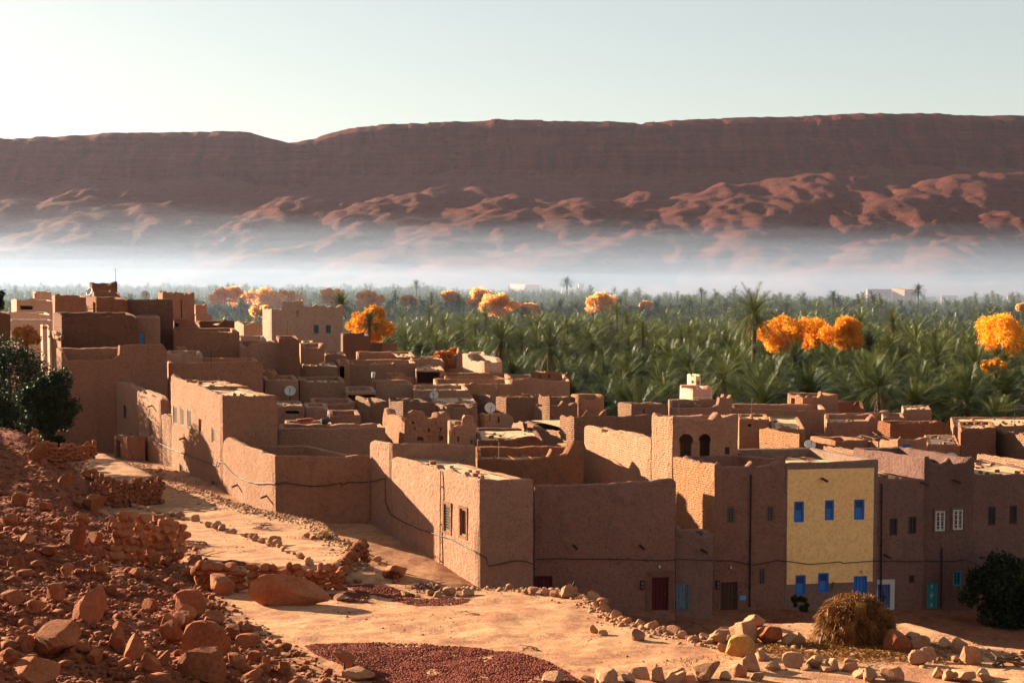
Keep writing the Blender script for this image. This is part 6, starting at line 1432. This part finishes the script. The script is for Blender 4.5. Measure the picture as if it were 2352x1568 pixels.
dish(666, 897, 13, 111.3, 'large white dish standing before the wall left of the centre', -1.45, .5, M_white)
dish(997, 907, 10.5, 114, 'white dish on the plain wall house in the middle', -1.75, .5, M_white)
dish(1126, 936, 12.5, 97.2, 'round beige dish on the low house with a slit', -1.35, .35)
dish(334, 677, 10, 124.5, 'grey-pink dish on top of the dark square house', -1.0, .35)
dish(205, 669, 10, 131, 'tan dish left of the topmost tower', -2.2, .4)
dish(1861, 1020, 13, 84, 'pale round dish half hidden behind the brick walls at right', -1.6, .8)
dish(2186, 1053, 15, 79.5, 'big beige dish rising behind the horned parapet at right', -1.7, .5)
dish(264 / 1.0, 740 + 0, 5, 131, 'tiny dish on the long upper wall house', -1.4, .4)
def aerial(px, y0, y1, D, label, rungs=0, tilt=0.0, L=0.9, r=0.022, hd=0.3, name='aerial'):
    a = at(px, y1, D); b = at(px + tilt, y0, D); e = empty(name, a, label, 'aerial' if rungs else 'pole')
    mb = MB(); mb.tube([a - Vector((0, 0, .5)), a.lerp(b, .5), b], r, 6); mb.build('mast', M_wood if not rungs else M_black, e)
    if rungs:
        d = Vector((math.cos(hd), math.sin(hd) , -0.15)).normalized(); s = Vector((-d.y, d.x, 0)); c = b - Vector((0, 0, .15)); mb = MB(); mb.tube([c - d * L * .4, c + d * L * .6], .014, 5)
        for k in range(rungs): q = c + d * L * (-.38 + .95 * k / (rungs - 1)); mb.tube([q - s * (.35 - .02 * k), q + s * (.35 - .02 * k)], .008, 4)
        mb.build('crossbars', M_iron, e)
aerial(265, 617, 652, 138, 'thin tall aerial on the topmost tower', 4, 0, 0.7)
aerial(485, 797, 832, 108, 'thin white cross-shaped aerial on the long drip-stained house', 3, 0, 0.6)
aerial(552, 788, 831, 108, 'leaning thin stick on the long drip-stained house', 0, 4)
aerial(660, 736, 776, 130, 'thin mast before the big beige house', 0)
aerial(894, 692, 722, 240, 'dark stub pole between far palms right of the golden tree', 0, r=.09)
aerial(1530, 905, 926, 108, 'tilted comb aerial left of the pink house', 7, -4, 1.1, hd=2.9)
aerial(1727, 914, 958, 101, 'crooked wooden stick on the roofs right of the pink house', 0, 1, r=.035)
aerial(1560, 884, 950, 109, 'thin dark mast at the left corner of the pink house', 0)
aerial(2331, 935, 978, 105, 'slanted many-barred aerial at the right edge before the palms', 11, 0, 2.6, hd=2.8)
aerial(1140, 862, 935, 120, 'slender mast in front of the pale stepped house', 0, r=.02)
aerial(1146, 1015, 1052, 77.5, 'reddish stick leaning in the inner yard, centre', 0)
aerial(1690, 958, 972, 101, 'short stick on the hut right of the arched tower', 0)
# rooftop bits
def cloth(px, py, D, w, h, label, mat, seed):
    c = at(px, py, D); s = D / FP; V, F = rock_geo(seed, 3, (1, .5, .35), 4, .16); V = V * np.array([w * s, w * s * .8, h * s / max(V[:, 2].max(), .01)]); o = mesh_obj('cloth_heap', V + np.array(c), F, mat, loc=c, smooth=True); tag(o, label, 'cloth')
M_clothr = plain('red woven cloth', (0.42, 0.10, 0.06), 0.9, 0.5, 14); M_clothd = plain('dark cloth', (0.05, 0.035, 0.04), 0.9, 0.4, 14)
cloth(700, 968, 92.3, 42, 9, 'red patterned cloth heaped on a low wall left of the centre', M_clothr, 811); cloth(746, 974, 92.0, 28, 14, 'dark cloth hanging beside the red patterned cloth', M_clothd, 812)
M_weave = mud('woven reed', (0.48, 0.22, 0.10), brick=0.6)
def fence(x0, x1, y0, y1, D, label):
    a = at(x0, y1, D); b = at(x1, y1, D); h = (y1 - y0) / FP * D; n = 34; mb = MB()
    for i in range(n): p = a.lerp(b, (i + .5) / n); mb.box(p + Vector((0, 0, h / 2)), ((b.x - a.x) / n * .46, 0, 0), (0, .02 + .01 * (i % 2), 0), (0, 0, h / 2 * RR.uniform(.94, 1.05)))
    for z in (.25, .8): mb.box((a + b) / 2 + Vector((0, -.05, h * z)), ((b.x - a.x) / 2, 0, 0), (0, .02, 0), (0, 0, .03))
    o = mb.build('reed_fence', M_weave, loc=a); tag(o, label, 'fence')
fence(905, 949, 865, 879, 119.5, 'small woven reed fence on the shed in the middle left')
def beams(px, py, D, n, L, label, seed, r=.045):
    c = at(px, py, D); sticks(c, n, L, r, label, seed, 'roof_poles', M_wood, .25, .9)
beams(2005, 1008, 96, 14, 1.6, 'bristling roof poles stacked beside the sunlit mud wall at right', 5); beams(1595, 933, 111, 12, 1.2, 'dark poles stacked on the roof left of the pink house', 6)
beams(205, 712, 124.3, 4, 2.6, 'propped slanting beams on the sunlit side of the hill of houses', 7, .06)
beams(1222, 910, 109, 10, 1.0, 'dark bundle of sticks on the pale low wall house', 8); beams(745, 838, 125, 14, 1.0, 'dark litter of sticks on the flat-roofed house in the middle left', 9)
# white box and small booth
cbox = at(857, 861, 122)
mb = MB(); mb.tube([cbox - Vector((0, 0, .25)), cbox + Vector((.05, 0, .25))], .16, 10, .2); o = mb.build('water_drum', M_white, loc=cbox); tag(o, 'small white drum on a roof in the middle left', 'drum')
house('small brown booth at the dark end of the lane, far left', 288, 99.5, [(288,1002),(334,1001)], [(288,1002),(262,999)], sr=.62, base=8.5, back=2.2, roofd=.08, t=.2, name='booth', cat='booth', mat=M_mud2, wins=[('s',266,1010,276,1050,'hole')])
# ------------------------------------------------------------------ far houses in the mist
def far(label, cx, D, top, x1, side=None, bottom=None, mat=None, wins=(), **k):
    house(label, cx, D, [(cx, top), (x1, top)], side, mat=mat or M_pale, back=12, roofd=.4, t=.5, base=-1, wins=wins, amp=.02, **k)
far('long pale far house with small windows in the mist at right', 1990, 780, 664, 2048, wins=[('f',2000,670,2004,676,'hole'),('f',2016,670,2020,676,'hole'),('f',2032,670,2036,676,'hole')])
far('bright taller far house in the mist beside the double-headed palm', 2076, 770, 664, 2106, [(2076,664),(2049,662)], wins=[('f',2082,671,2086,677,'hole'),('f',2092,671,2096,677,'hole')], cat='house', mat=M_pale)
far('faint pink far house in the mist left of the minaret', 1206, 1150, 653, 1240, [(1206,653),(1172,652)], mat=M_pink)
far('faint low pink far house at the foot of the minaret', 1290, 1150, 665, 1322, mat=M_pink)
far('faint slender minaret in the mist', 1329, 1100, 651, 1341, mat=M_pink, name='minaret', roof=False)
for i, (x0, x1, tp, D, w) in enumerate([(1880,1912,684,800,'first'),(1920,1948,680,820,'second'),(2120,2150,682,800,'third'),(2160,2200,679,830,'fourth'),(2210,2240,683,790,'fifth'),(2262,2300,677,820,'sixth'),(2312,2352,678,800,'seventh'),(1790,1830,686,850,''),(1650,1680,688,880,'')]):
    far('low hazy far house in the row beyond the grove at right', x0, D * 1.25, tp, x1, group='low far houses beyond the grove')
# ------------------------------------------------------------------ the air
def volume_mat(name, density, color, aniso=0.3):
    m, t = new_mat(name); o = nd(t, 'ShaderNodeOutputMaterial'); v = nd(t, 'ShaderNodeVolumePrincipled')
    v.inputs['Density'].default_value = density; v.inputs['Color'].default_value = (*color, 1); v.inputs['Anisotropy'].default_value = aniso
    t.links.new(v.outputs[0], o.inputs['Volume']); m.cycles.homogeneous_volume = True
    return m
hz = MB(); hz.box((0, 2550, 217), (3200, 0, 0), (0, 2700, 0), (0, 0, 223))
h = hz.build('haze', volume_mat('thin haze', 0.000014, (0.85, 0.76, 1.0))); tag(h, kind='stuff')
def mist(name, x0, x1, y0, prof, dens, tilt, color, k=0):
    """a bank of ground mist: closed body with an uneven top, thick against the mountain foot"""
    xs_ = np.linspace(x0, x1, 90); ys_ = np.interp(np.linspace(0, 1, 40), np.linspace(0, 1, len(prof)), [a for a, b in prof])
    X, Y = np.meshgrid(xs_, ys_, indexing='ij'); T = np.interp(Y, [a for a, b in prof], [b for a, b in prof])
    T = np.maximum(2.0, T * (1 + tilt * X / 1000.0) * (1 + 0.85 * fbm(X * 0.004 + k * 0.6, Y * 0.003 + k * 0.25, 4)))
    n, m = X.shape; V = np.concatenate([np.stack([X, Y, T], -1).reshape(-1, 3), np.stack([X, Y, T * 0 + 1.0], -1).reshape(-1, 3)]); i_ = np.arange(n * m).reshape(n, m); o_ = n * m
    A = np.stack([i_[:-1, :-1], i_[1:, :-1], i_[1:, 1:], i_[:-1, 1:]], -1).reshape(-1, 4); F = A.tolist() + (A[:, ::-1] + o_).tolist()
    for e in (i_[:, 0], i_[::-1, -1], i_[-1, :], i_[0, ::-1]):
        F += [(int(a), int(a + o_), int(b + o_), int(b)) for a, b in zip(e[:-1], e[1:])]
    o = mesh_obj(name, V, [tuple(f) for f in F], volume_mat(name, dens, color)); tag(o, kind='stuff')
yk = [240, 420, 700, 1000, 1500, 2400]
for k in range(7):       # one bank, thinning upwards: nested bodies of even density
    q = 0.006 + 0.0062 * k
    mist('mist', -1900 - 9 * k, 1900 + 9 * k, 0, [(y + 40 * k, 24 + (y + 40 * k) * q - 4) for y in yk], [0.00026, 0.00018, 0.00014, 0.00010, 0.00009, 0.00007, 0.00005][k], -0.20, (0.35, 0.43, 0.60), k)
